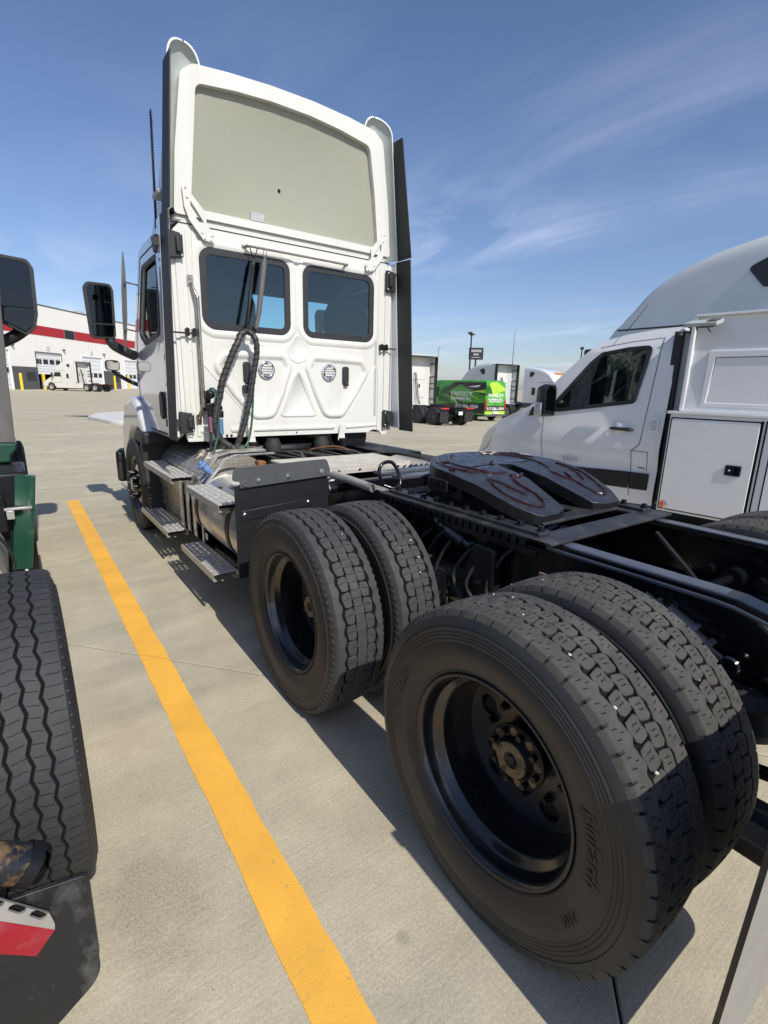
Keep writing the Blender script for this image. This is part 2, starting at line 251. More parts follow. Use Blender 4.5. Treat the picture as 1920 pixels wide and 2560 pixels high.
# ------------------------------------------------------------------ mesh helpers
class MB:
    def __init__(s): s.v = []; s.f = []; s.mi = []; s.cm = 0
    def add(s, vs, fs):
        b = len(s.v); s.v += [tuple(x) for x in vs]
        for f in fs: s.f.append(tuple(b + i for i in f)); s.mi.append(s.cm)
        return s
    def slot(s, i): s.cm = i; return s
    def box(s, a, b, M=None):
        x0, y0, z0 = a; x1, y1, z1 = b
        vs = [Vector(p) for p in ((x0,y0,z0),(x1,y0,z0),(x1,y1,z0),(x0,y1,z0),(x0,y0,z1),(x1,y0,z1),(x1,y1,z1),(x0,y1,z1))]
        if M is not None: vs = [M @ p for p in vs]
        return s.add(vs, [(3,2,1,0),(4,5,6,7),(0,1,5,4),(1,2,6,5),(2,3,7,6),(3,0,4,7)])
    def prism(s, pts, ax, a, b, M=None, holes=()):
        """outline pts (2D) extruded along axis ax from a to b; the 2D axes are the two others in order"""
        def P(p, t):
            q = {0: (t, p[0], p[1]), 1: (p[0], t, p[1]), 2: (p[0], p[1], t)}[ax]
            return M @ Vector(q) if M is not None else Vector(q)
        loops = [list(pts)] + [list(h) for h in holes]
        flat = [p for l in loops for p in l]; n = len(flat)
        tri = tessellate_polygon([[Vector((p[0], p[1], 0)) for p in l] for l in loops])
        vs = [P(p, a) for p in flat] + [P(p, b) for p in flat]
        if not holes: fs = [tuple(range(n - 1, -1, -1)), tuple(range(n, 2 * n))]
        else: fs = [tuple(t) for t in tri] + [tuple(i + n for i in reversed(t)) for t in tri]
        k = 0
        for l in loops:
            m_ = len(l)
            for i in range(m_): j = (i + 1) % m_; fs.append((k + i, k + j, n + k + j, n + k + i))
            k += m_
        return s.add(vs, fs)
    def sheet(s, pts3): return s.add(pts3, [tuple(range(len(pts3)))])
    def loft(s, loops, cap0=True, cap1=True, closed=True):
        n = len(loops[0]); vs = [p for l in loops for p in l]; fs = []
        for k in range(len(loops) - 1):
            for i in range(n if closed else n - 1):
                j = (i + 1) % n; fs.append((k*n+i, k*n+j, (k+1)*n+j, (k+1)*n+i))
        if cap0 and closed: fs.append(tuple(range(n - 1, -1, -1)))
        if cap1 and closed: fs.append(tuple((len(loops)-1)*n + i for i in range(n)))
        return s.add(vs, fs)
    def tube(s, path, r, n=10, caps=True, closed=False):
        P = [Vector(p) for p in path]; rs = r if isinstance(r, (list, tuple)) else [r] * len(P); loops = []
        prev = None
        for i, p in enumerate(P):
            a = P[i-1] if (i > 0 or closed) else p; b = P[(i+1) % len(P)] if (i < len(P)-1 or closed) else p
            t = (b - a).normalized()
            if prev is None:
                ref = Vector((0,0,1)) if abs(t.z) < 0.9 else Vector((1,0,0)); u = t.cross(ref).normalized()
            else:
                u = prev - t * prev.dot(t)
                u = u.normalized() if u.length > 1e-6 else t.orthogonal().normalized()
            prev = u; w = t.cross(u)
            loops.append([p + rs[i] * (math.cos(2*math.pi*k/n) * u + math.sin(2*math.pi*k/n) * w) for k in range(n)])
        if closed: loops.append(loops[0])
        return s.loft(loops, caps and not closed, caps and not closed)
    def cyl(s, a, b, r, r2=None, n=16): return s.tube([a, b], [r, r if r2 is None else r2], n)
    def lathe(s, prof, c=(0,0,0), ax=0, n=48, cap=False, a0=0.0, a1=2*math.pi):
        """prof: (t along axis, radius)"""
        c = Vector(c); full = abs(a1 - a0 - 2*math.pi) < 1e-6; m_ = n if full else n + 1; loops = []
        for k in range(m_):
            a = a0 + (a1 - a0) * k / n; ca, sa = math.cos(a), math.sin(a)
            loops.append([c + Vector({0: (t, r*ca, r*sa), 1: (r*ca, t, r*sa), 2: (r*ca, r*sa, t)}[ax]) for t, r in prof])
        if full: loops.append(loops[0])
        return s.loft(loops, False, False, closed=False)
    def torus(s, c, R_, r, ax=0, n=32, m=8):
        pr = [(r*math.sin(2*math.pi*k/m), R_ + r*math.cos(2*math.pi*k/m)) for k in range(m+1)]
        return s.lathe(pr, c, ax, n)
    def sphere(s, c, r, n=10, m=6, sc=(1,1,1)):
        c = Vector(c); loops = []
        for k in range(m + 1):
            a = math.pi * k / m - math.pi/2; rr = max(math.cos(a), 0.02)
            loops.append([c + Vector((r*rr*math.cos(2*math.pi*i/n)*sc[0], r*rr*math.sin(2*math.pi*i/n)*sc[1], r*math.sin(a)*sc[2])) for i in range(n)])
        return s.loft(loops)
    def mesh(s, name, mats, smooth=40, weld=True):
        me = bpy.data.meshes.new(name); me.from_pydata(s.v, [], s.f)
        if isinstance(mats, str): mats = [mats]
        for x in mats: me.materials.append(MATS[x])
        if len(mats) > 1: me.polygons.foreach_set('material_index', s.mi)
        bm = bmesh.new(); bm.from_mesh(me)
        if weld: bmesh.ops.remove_doubles(bm, verts=bm.verts, dist=1e-5)
        bmesh.ops.recalc_face_normals(bm, faces=bm.faces); bm.to_mesh(me); bm.free()
        if smooth:
            me.polygons.foreach_set('use_smooth', [True] * len(me.polygons)); me.set_sharp_from_angle(angle=R(smooth))
        me.update(); return me
    def build(s, name, mats, parent=None, bevel=0, seg=2, smooth=40, loc=None, rot=None):
        o = bpy.data.objects.new(name, s.mesh(name, mats, smooth)); COL.objects.link(o)
        if parent is not None: o.parent = parent
        if loc: o.location = loc
        if rot: o.rotation_euler = rot
        if bevel:
            md = o.modifiers.new('bevel', 'BEVEL'); md.width = bevel; md.segments = seg; md.limit_method = 'ANGLE'; md.angle_limit = R(40)
        return o
def inst(name, me, parent=None, loc=(0,0,0), rot=(0,0,0), scale=None):
    o = bpy.data.objects.new(name, me); COL.objects.link(o); o.parent = parent; o.location = loc; o.rotation_euler = rot
    if scale: o.scale = scale
    return o
def thing(name, label, cat, loc=(0,0,0), rz=0.0, group=None):
    o = bpy.data.objects.new(name, None); COL.objects.link(o); o.location = loc; o.rotation_euler = (0,0,rz); o.empty_display_size = 0.3
    o['label'] = label; o['category'] = cat
    if group: o['group'] = group
    return o
def tag(o, label, cat, group=None):
    o['label'] = label; o['category'] = cat
    if group: o['group'] = group
    return o
def copy_tree(o, parent=None):
    c = o.copy(); COL.objects.link(c)
    if parent is not None: c.parent = parent
    for ch in list(o.children): copy_tree(ch, c)
    return c
def rrect(x0, y0, x1, y1, r, n=5):
    """rounded rectangle outline"""
    if not isinstance(r, (list, tuple)): r = [r]*4
    out = []
    for (cx, cy, a, q) in ((x1-r[0], y0+r[0], -90, r[0]), (x1-r[1], y1-r[1], 0, r[1]), (x0+r[2], y1-r[2], 90, r[2]), (x0+r[3], y0+r[3], 180, r[3])):
        for k in range(n+1): t = R(a + 90*k/n); out.append((cx + q*math.cos(t), cy + q*math.sin(t)))
    return out
def rpoly(pts, r, n=5):
    """polygon with rounded corners (pts counter-clockwise); r number or list"""
    out = []; m_ = len(pts)
    for i in range(m_):
        p = Vector(pts[i]); a = Vector(pts[i-1]) - p; b = Vector(pts[(i+1) % m_]) - p
        rr = r[i] if isinstance(r, (list, tuple)) else r
        la, lb = a.length, b.length; a.normalize(); b.normalize()
        ang = a.angle(b); d = min(rr / math.tan(ang/2), la*0.48, lb*0.48)
        p0 = p + a*d; p1 = p + b*d
        for k in range(n+1):
            t = k/n; q = (1-t)*(1-t)*p0 + 2*t*(1-t)*p + t*t*p1; out.append((q.x, q.y))
    return out
def offset(loop, d):
    """move a closed 2D loop inwards by d (counter-clockwise loop)"""
    n = len(loop); out = []
    for i in range(n):
        p = Vector(loop[i]); a = Vector(loop[i-1]); b = Vector(loop[(i+1) % n])
        t1 = (p - a); t2 = (b - p)
        if t1.length < 1e-9: t1 = t2.copy()
        if t2.length < 1e-9: t2 = t1.copy()
        t = (t1.normalized() + t2.normalized())
        if t.length < 1e-6: t = t1
        t.normalize(); nrm = Vector((-t.y, t.x)); k = max(0.5, nrm.dot(Vector((-t1.y, t1.x)).normalized()))
        q = p + nrm * d / k; out.append((q.x, q.y))
    return out
def smooth_path(pts, n=6):
    """Catmull-Rom through points"""
    P = [Vector(p) for p in pts]; P = [2*P[0]-P[1]] + P + [2*P[-1]-P[-2]]; out = []
    for i in range(1, len(P)-2):
        for k in range(n):
            t = k/n; a, b, c, d = P[i-1], P[i], P[i+1], P[i+2]
            out.append(0.5*((2*b) + (c-a)*t + (2*a-5*b+4*c-d)*t*t + (3*b-a-3*c+d)*t**3))
    out.append(P[-2]); return out
def text_mesh(body, size, depth=0.002, font_shear=0.0, bold=0.0):
    """lettering as a solid mesh: width centred on x, standing on y=0, in the xy plane, thickness along z"""
    cu = bpy.data.curves.new('lettering', 'FONT'); cu.body = body; cu.size = size; cu.align_x = 'CENTER'; cu.extrude = depth; cu.shear = font_shear; cu.offset = bold; cu.resolution_u = 3
    o = bpy.data.objects.new('lettering', cu); COL.objects.link(o)
    dg = bpy.context.evaluated_depsgraph_get(); dg.update()
    me = bpy.data.meshes.new_from_object(o.evaluated_get(dg)); me.name = 'lettering'
    bpy.data.objects.remove(o); bpy.data.curves.remove(cu)
    return me
def lettering(name, body, size, material, M, parent, depth=0.002, width=None, shear=0.0, bold=0.0):
    me = text_mesh(body, size, depth, shear, bold); me.materials.clear(); me.materials.append(MATS[material])
    if width:
        xs = [v.co.x for v in me.vertices]; k = width / (max(xs)-min(xs)); c = (max(xs)+min(xs))/2
        for v in me.vertices: v.co.x = (v.co.x - c)*k
    me.transform(M)
    o = bpy.data.objects.new(name, me); COL.objects.link(o); o.parent = parent; return o
def axes(origin, ex, ey):
    """matrix whose x, y axes are ex, ey"""
    ex = Vector(ex).normalized(); ey = Vector(ey).normalized(); ez = ex.cross(ey)
    m_ = Matrix((ex, ey, ez)).transposed().to_4x4(); m_.translation = Vector(origin); return m_
# ------------------------------------------------------------------ the ground
def sstep(a, b, x):
    t = min(1, max(0, (x-a)/(b-a))); return t*t*(3-2*t)
def gz(x, y):
    """the lot falls away gently towards the far right"""
    return -0.010 - 0.43 * sstep(7, 19, x) * (1 - sstep(38, 62, y))
def ground():
    xs = [-1600,-500,-150,-60,-30,-15,-8,-4,0,3,5,7,8.5,10,11.5,13,14.5,16,17.5,19,22,26,32,40,55,80,150,500,1600]
    ys = [-600,-150,-40,-12,-5,0,5,10,15,20,25,30,35,38,42,46,50,54,58,62,70,85,100,130,200,500,1000,2200]
    b = MB(); n = len(xs)
    b.add([(x, y, gz(x, y)) for y in ys for x in xs], [(j*n+i, j*n+i+1, (j+1)*n+i+1, (j+1)*n+i) for j in range(len(ys)-1) for i in range(n-1)])
    g = b.build('ground', 'concrete', smooth=60); g['kind'] = 'structure'
    # slabs with open saw-cut joints near the trucks; the joint grid runs diagonally to the bays
    A = R(41); S = 4.1; gap = 0.009
    v = Vector((math.cos(A), math.sin(A), 0)); w = Vector((-math.sin(A), math.cos(A), 0))
    s = MB(); h = S/2 - gap/2; c = 0.004
    lo = [(-h,-h),(h,-h),(h,h),(-h,h)]; hi = [(-h+c,-h+c),(h-c,-h+c),(h-c,h-c),(-h+c,h-c)]
    s.loft([[Vector((x, y, -0.02)) for x, y in lo], [Vector((x, y, -0.003)) for x, y in lo], [Vector((x, y, 0)) for x, y in hi]], False, True)
    me = s.mesh('concrete_slab', 'concrete', smooth=0)
    for i in range(-4, 9):
        for j in range(-4, 9):
            p = v*(0.142 + S*(i+0.5)) + w*(0.38 + S*(j+0.5))
            if -9 < p.x < 5.6 and -5 < p.y < 25: inst('concrete_slab', me, g, p, (0,0,A))
    # dirt lying in the joints
    d = MB(); d.box((-9.5,-6,-0.0095),(6,26,-0.0085)); d.build('joint_bed', 'joint_dirt', g)
    return g, v, w
GROUND, SLAB_V, SLAB_W = ground()

def parking_line():
    x0, x1 = -1.748, -1.606; b = MB()
    cuts = [(-1.68, 2.15, -49), (-1.70, 4.45, 41), (-1.68, -0.95, 41), (-1.68, -3.6, -49)]
    ys = sorted([c[1] for c in cuts]); ang = {c[1]: c[2] for c in cuts}
    def yat(c, x, s): return c + (x + 1.68)*math.tan(R(ang[c])) + s*0.006
    seq = [None] + ys + [None]
    for k in range(len(seq)-1):
        a, c = seq[k], seq[k+1]
        yl0 = yat(a, x0, 1) if a is not None else -4.6; yr0 = yat(a, x1, 1) if a is not None else -4.6
        yl1 = yat(c, x0, -1) if c is not None else 7.02; yr1 = yat(c, x1, -1) if c is not None else 6.98
        n = 40; L_ = [(x0 + random.uniform(-.0035,.0035), yl0 + (yl1-yl0)*i/n) for i in range(n+1)]; R_ = [(x1 + random.uniform(-.0035,.0035), yr0 + (yr1-yr0)*i/n) for i in range(n+1)]
        vs = [(x, y, 0.004) for x, y in L_] + [(x, y, 0.004) for x, y in R_] + [(x, y, -0.001) for x, y in L_] + [(x, y, -0.001) for x, y in R_]; m_ = n+1
        fs = []
        for i in range(n): fs += [(i, m_+i, m_+i+1, i+1), (i, i+1, 2*m_+i+1, 2*m_+i), (m_+i, 3*m_+i, 3*m_+i+1, m_+i+1)]
        fs += [(0, 2*m_, 3*m_, m_), (n, m_+n, 3*m_+n, 2*m_+n)]
        b.add(vs, fs)
    o = b.build('parking_line', 'yellow_paint', smooth=0); o['kind'] = 'structure'
parking_line()

def island():
    pts = rpoly([(0.25, 23.2), (0.75, 19.9), (4.2, 19.6), (4.8, 22), (4.2, 26.8), (2.4, 26.8), (0.9, 25.6)], 0.9, 8)
    b = MB(); b.prism(pts, 2, -0.02, 0.14)
    o = b.build('traffic_island', 'island_concrete', bevel=0.03); tag(o, 'low pale concrete kerbed island in the yard beyond the white truck', 'kerb island')
island()

# ------------------------------------------------------------------ service building
def building():
    L0 = Vector((-3.27, 84.42, 0)); u = Vector((0.63, 0.777, 0)).normalized(); nrm = Vector((u.y, -u.x, 0))   # nrm faces the yard
    rz = math.atan2(u.y, u.x)
    t = thing('service_building', 'long white service building with red stripe and garage doors', 'building', (L0.x, L0.y, 0), rz)
    # local frame: x along the facade, y into the building, z up
    doors = [(-16.5,-11.1),(-3.0,2.4),(7.4,12.8),(17.9,23.3),(30.4,35.8),(40.6,46.0)]
    xs0, xs1, H = -30, 62, 11.8
    outline = [(xs0, 0), (xs1, 0), (xs1, H), (xs0, H)]
    holes = [[(a, 0.0), (a, 5.2), (c, 5.2), (c, 0.0)] for a, c in doors]
    # facade as piers and lintel so that the doors are true openings
    b = MB(); x = xs0
    for a, c in doors: b.box((x, 0, -0.05), (a, 0.35, 5.2)); x = c
    b.box((x, 0, -0.05), (xs1, 0.35, 5.2)); b.box((xs0, 0, 5.2), (xs1, 0.35, H)); b.box((xs0, 40, -0.05), (xs1, 40.3, H)); b.box((xs0, .35, -.05), (xs0+.3, 40, H)); b.box((xs1-.3, .35, -.05), (xs1, 40, H))
    b.build('wall', 'building_white', t)
    b = MB(); b.box((xs0, -0.04, H), (xs1, 40.3, H+0.18)); b.build('roof', 'dark_grey_paint', t)
    for a, c in ((xs0, 14.2), (16.7, xs1)):
        MB().box((a, -0.05, 7.65), (c, 0, 8.97)).build('stripe', 'red_stripe', t)
    MB().box((14.3, -0.05, 7.65), (16.6, 0, 8.97)).build('window', 'sign_dark', t)
    for a, c in ((-10.9,-3.1), (2.5, 7.3), (12.9, 17.8), (23.4, 28.6), (35.9, 40.5)):
        MB().box((a, -0.06, -0.02), (c, 0, 3.1)).build('dark_panel', 'dark_grey_paint', t)
        MB().box(((a+c)/2+.2, -0.14, 1.3), ((a+c)/2+1.9, -0.06, 2.4)).build('louvre', 'interior', t)
    for k, (a, c) in enumerate(doors):
        openz = 2.15 if k == 2 else 0.0
        wins = (3.6, 4.3) if k == 2 else ((1.9, 2.6) if k != 1 else (2.2, 2.9))
        d = MB(); n = 8; hh = (5.2 - openz)/n
        for i in range(n): d.box((a+.05, 0.10, openz + i*hh + 0.015), (c-.05, 0.16, openz + (i+1)*hh - 0.015))
        do = d.build('garage_door', 'door_white', t)
        for i in range(4):
            w = (c-a)/4; MB().box((a + i*w + .18, 0.085, wins[0]), (a + (i+1)*w - .18, 0.10, wins[1])).build('pane', 'sign_dark', do)
        f = MB(); f.box((a-.12, -0.07, 0), (a, -0.0, 5.32)); f.box((c, -0.07, 0), (c+.12, 0, 5.32)); f.box((a, -0.07, 5.2), (c, 0, 5.32)); f.build('door_frame', 'dark_grey_paint' if k == 2 else 'door_white', t)
        MB().box(((a+c)/2-.35, -0.06, 5.6), ((a+c)/2+.35, 0, 6.2)).build('number_board', 'island_concrete', t)
        MB().box((c+.55, -0.3, 5.75), (c+.85, 0, 6.0)).build('wall_lamp', 'dark_grey_paint', t)
    MB().box((xs0+.4, 12, -0.02), (xs1-.4, 12.3, 7)).build('inner_wall', 'dark_void', t)
    MB().box((xs0+.4, .4, 0.0), (xs1-.4, 12, .02)).build('inner_floor', 'dark_grey_paint', t)
    for xx in range(-28, 62, 6):
        MB().box((xx-.02, -0.012, 0), (xx+.02, 0, 7.6)).build('panel_joint', 'island_concrete', t)
    u1 = MB(); u1.box((28.2, 6, H+.18), (33.6, 12, H+1.5)); u1.box((28.6, 6.4, H+1.5), (29.8, 8, H+1.8)); u1.build('roof_unit', 'primer_grey', t, bevel=.05)
    # bollards
    def W(s, d): return L0 + u*s + nrm*d
    pl = ['leftmost yellow bollard, well clear of the white truck parked at the building', 'yellow bollard just left of the nose of the white truck at the building',
          'yellow bollard just right of the tail of the white truck at the building', 'rightmost yellow bollard, seen below the mirrors of the day cab']
    for lab, (s, d, h) in zip(pl, ((1.4, 2.0, 2.1), (5.2, 2.4, 2.15), (23.0, 2.2, 2.2), (27.3, 2.2, 2.4))):
        p = W(s, d); q = MB(); q.cyl((0,0,-.02), (0,0,h), .17, n=16); q.lathe([(h, .17), (h+.05, .15), (h+.09, .09), (h+.10, .0)], (0,0,0), 2, 16)
        o = q.build('bollard', 'bollard_yellow', loc=(p.x, p.y, gz(p.x, p.y))); tag(o, lab, 'bollard', 'yellow bollards in front of the service building')
    return W, u, nrm
BW, BU, BN = building()

# ------------------------------------------------------------------ lamp posts and sign far off
def lamp_post(x, y, h, label, heads=2, rz=0.6, mat_='sign_dark', r=.11):
    t = thing('lamp_post', label, 'lamp post', (x, y, gz(x, y)), rz, 'lamp posts far off in the yard')
    b = MB(); b.cyl((0,0,0), (0,0,.7), .3, n=14); b.build('base', 'island_concrete', t)
    b = MB(); b.tube([(0,0,.7), (0,0,h)], [r, r*.7], 12); b.build('pole', mat_, t)
    for s in ([-1, 1] if heads == 2 else [1]):
        q = MB(); q.loft([[Vector((s*.12, -.1, h-.16)), Vector((s*.12, .1, h-.16)), Vector((s*.12, .1, h)), Vector((s*.12, -.1, h))], [Vector((s*.5, -.24, h-.06)), Vector((s*.5, .24, h-.06)), Vector((s*.5, .24, h+.06)), Vector((s*.5, -.24, h+.06))], [Vector((s*1.15, -.2, h+.02)), Vector((s*1.15, .2, h+.02)), Vector((s*1.15, .2, h+.09)), Vector((s*1.15, -.2, h+.09))]])
        q.build('lamp_head', mat_, t)
lamp_post(38.8, 40, 7.75, 'black lamp post with two heads rising behind the green van')
lamp_post(59.2, 40, 7.5, 'black lamp post behind the nose of the white service van')
lamp_post(92, 105, 12.0, 'slim pale mast far away beside the truck extender', 1, 0.4, 'dark_grey_paint', .09)
def pylon_sign():
    t = thing('pylon_sign', 'dark square roadside sign on a post beyond the silver sleeper truck', 'sign', (70.4, 70, 0), R(-42))
    b = MB(); b.box((-1.35, -.25, 7.0), (1.35, .25, 9.15)); b.build('board', 'sign_dark', t, bevel=.05)
    MB().cyl((0,0,0), (0,0,7.0), .16, n=12).build('post', 'sign_dark', t)
    for z0, z1, w in ((8.35, 8.8, 1.0), (7.75, 8.1, .5), (7.32, 7.46, .85)):
        MB().box((-w, -.262, z0), (w, -.25, z1)).build('print', 'print_grey', t)
pylon_sign()
def mast():
    b = MB(); b.tube([(0,0,0), (0,0,17)], [.16, .04], 8)
    for k in range(5): b.box((-.5+.05*k, -.03, 6+2.4*k), (.5-.05*k, .03, 6.05+2.4*k))
    o = b.build('radio_mast', 'dark_grey_paint', loc=(108, 93, 0)); tag(o, 'thin radio mast standing far off above the white truck roofs', 'mast')
mast()
# ------------------------------------------------------------------ wheels
TR = 0.507
def crown(x, W): return TR - 0.007 * (x/W)**2
def carcass(mats, ridges=True, n=112, brown=False):
    W = .118; side = [(.118, TR-.016), (.127, TR-.030), (.1335, TR-.048), (.1345, TR-.052), (.1325, TR-.0535)]
    if ridges:
        r = TR-.060
        for k in range(4): side += [(.1355+.0006*k, r), (.1375+.0006*k, r-.002), (.1362+.0006*k, r-.0085), (.1352+.0006*k, r-.0095)]; r -= .0105
    else:
        r = TR-.062
        for k in range(2): side += [(.137, r), (.1395, r-.004), (.1395, r-.012), (.137, r-.015)]; r -= .020
    side += [(.140, .390), (.139, .372), (.134, .350), (.126, .330), (.1205, .318), (.1215, .314), (.117, .309), (.112, .3045), (.100, .2985)]
    prof = [(-a, c) for a, c in reversed(side)] + [(-.10, TR-.0155), (-.05, TR-.0135), (0, TR-.013), (.05, TR-.0135), (.10, TR-.0155)] + side
    b = MB(); b.lathe(prof, ax=0, n=n); k = len(prof)-1; lo, hi = len(side)-1, len(side)+5
    b.mi = [1 if lo <= i % k < hi else 0 for i in range(len(b.f))]  # groove floors coloured near black, their shade painted in
    return b.mesh('tyre', list(mats) + ['groove'], smooth=32)
def P3(ang, x, r): return Vector((x, -r*math.cos(ang), r*math.sin(ang)))
def block(b, poly, rb=-.014, W=.118, ch=.0016, skin=0.0):
    """a tread block: poly of (angle, x)"""
    cx = sum(p[0] for p in poly)/len(poly); cy = sum(p[1] for p in poly)/len(poly)
    lo = [P3(a, x, TR+rb) for a, x in poly]; mid = [P3(a, x, crown(x, W)-ch+skin) for a, x in poly]
    top = []
    for a, x in poly:
        dx, da = cy - x, cx - a; l = math.hypot(dx, da*TR); k = ch*1.3/l if l else 0
        top.append(P3(a + da*k, x + dx*k, crown(x, W)+skin))
    b.loft([lo, mid, top], False, True)
def strip(b, rows, closed=True):
    """rows: list over angle samples of point lists"""
    b.loft(rows + [rows[0]], False, False, closed=False)
def slit(b, a, x0, x1, da=0.0, w=.0011, W=.118, zig=0):
    """thin dark sipe cut drawn across the tread from x0 to x1"""
    n = 3 if zig else 1; pts = []
    for k in range(n+1):
        t = k/n; pts.append((a + da*t + (zig if k % 2 else 0), x0 + (x1-x0)*t))
    for k in range(n):
        (a0, xa), (a1, xb) = pts[k], pts[k+1]; d = w/TR
        b.add([P3(a0-d, xa, crown(xa, W)+.0004), P3(a0+d, xa, crown(xa, W)+.0004), P3(a1+d, xb, crown(xb, W)+.0004), P3(a1-d, xb, crown(xb, W)+.0004)], [(0,1,2,3)])
def shoulder(b, sgn, N, inner, notch=None, deep=.018):
    """continuous shoulder rib; inner(s)->x position of its groove edge; notch=(s0,s1) cut at the outer edge"""
    rows = []; W = .118
    S = [0, .1, .2, .3, .4, .5, .6, .7, .8, .9]
    if notch: S = sorted(set([0, notch[0], notch[0]+.012, notch[1]-.012, notch[1], .28, .38, .48, .6, .7, .8, .9]))
    for k in range(N):
        for s in S:
            a = 2*math.pi*(k+s)/N; xi = inner(s); inn = notch and notch[0]+.01 < s < notch[1]-.01
            xo = W - (deep if inn else 0); ro = crown(xo, W)
            rows.append([P3(a, sgn*xi, TR-.014), P3(a, sgn*(xi+.0005), crown(xi, W)-.0018), P3(a, sgn*(xi+.0022), crown(xi, W)), P3(a, sgn*(xo-.004), crown(xo-.004, W)),
                         P3(a, sgn*xo, ro-.004), P3(a, sgn*(W+.0085-(.010 if inn else 0)), TR-.031)])
    strip(b, rows)
def tread_drive():
    """hexagonal block drive tread with notched shoulders"""
    N = 51; b = MB(); p = 2*math.pi/N
    inner = lambda s: .056 + .0055*math.cos(2*math.pi*(s-.95)) + .0022*math.cos(4*math.pi*(s-.1))
    for sg in (-1, 1):
        sh = 0 if sg < 0 else .5
        shoulder(b, sg, N, (lambda s, sh=sh: inner((s+0.0) % 1)), (.03, .17))
    for sg in (-1, 1):
        sh = 0.0 if sg < 0 else .5
        for k in range(N):
            q = [(-.02,-.036),(.10,-.0480),(.34,-.0490),(.62,-.0530),(.82,-.0490),(.90,-.028),(.94,-.008),(.76,-.0005),(.54,-.0042),(.28,.0016),(.08,-.003),(.02,-.018)]
            poly = [((k+s+sh)*p, (x if sg < 0 else -x)) for s, x in q]
            if sg > 0: poly.reverse()
            block(b, poly)
    b.slot(1)
    for sg in (-1, 1):
        sh = 0 if sg < 0 else .5
        for k in range(N):
            for s in (.36, .58): slit(b, (k+s+sh)*p, sg*.036, sg*.016, p*.04, zig=p*.05)
            for s in (.42, .80): slit(b, (k+s)*p, sg*.084, sg*.100, p*.05, zig=p*.03)
            slit(b, (k+.62)*p, sg*.068, sg*.080, p*.02)
    return b.mesh('tread', ['tread', 'groove'], smooth=25)
def tread_rib():
    """five-row tread of the forward drive axle: rounded blocks, brick-like centre row"""
    N = 45; b = MB(); p = 2*math.pi/N
    inner = lambda s: .0815 + .0050*math.cos(2*math.pi*(s-.62))
    for sg in (-1, 1):
        shoulder(b, sg, N, inner)
        for k in range(N*2): # square pockets along the buttress
            a = (k+.25)*p/2; d = p*.11
            b.add([P3(a-d, sg*.1268, TR-.026), P3(a+d, sg*.1268, TR-.026), P3(a+d, sg*.1325, TR-.037), P3(a-d, sg*.1325, TR-.037), P3(a-d, sg*.131, TR-.0255), P3(a+d, sg*.131, TR-.0255), P3(a+d, sg*.1345, TR-.0365), P3(a-d, sg*.1345, TR-.0365)], [(4,5,6,7),(0,1,5,4),(1,2,6,5),(2,3,7,6),(3,0,4,7)])
        for k in range(N):
            q = [(.05,-.064),(.30,-.0695),(.62,-.0725),(.88,-.066),(.965,-.045),(.93,-.0295),(.62,-.0245),(.34,-.0275),(.05,-.0300),(.0,-.046)]
            poly = [((k+s+(0 if sg < 0 else .45))*p, (x if sg < 0 else -x)) for s, x in q]
            if sg > 0: poly.reverse()
            block(b, poly, ch=.0022)
    for k in range(N*2):
        w = .0215 + (.003 if k % 2 else 0)
        block(b, [((k+.015)*p/2, -w), ((k+.985)*p/2, -w), ((k+.985)*p/2, w), ((k+.015)*p/2, w)], ch=.0012)
    b.slot(1)
    for sg in (-1, 1):
        for k in range(N):
            slit(b, (k+.5+(0 if sg < 0 else .45))*p, sg*.066, sg*.032, p*.10); slit(b, (k+.45)*p, sg*.080, sg*.088, 0)
            slit(b, (k+.75)*p, sg*.1175, sg*.100, 0, w=.0006)
    return b.mesh('tread', ['tread_dark', 'groove'], smooth=25)
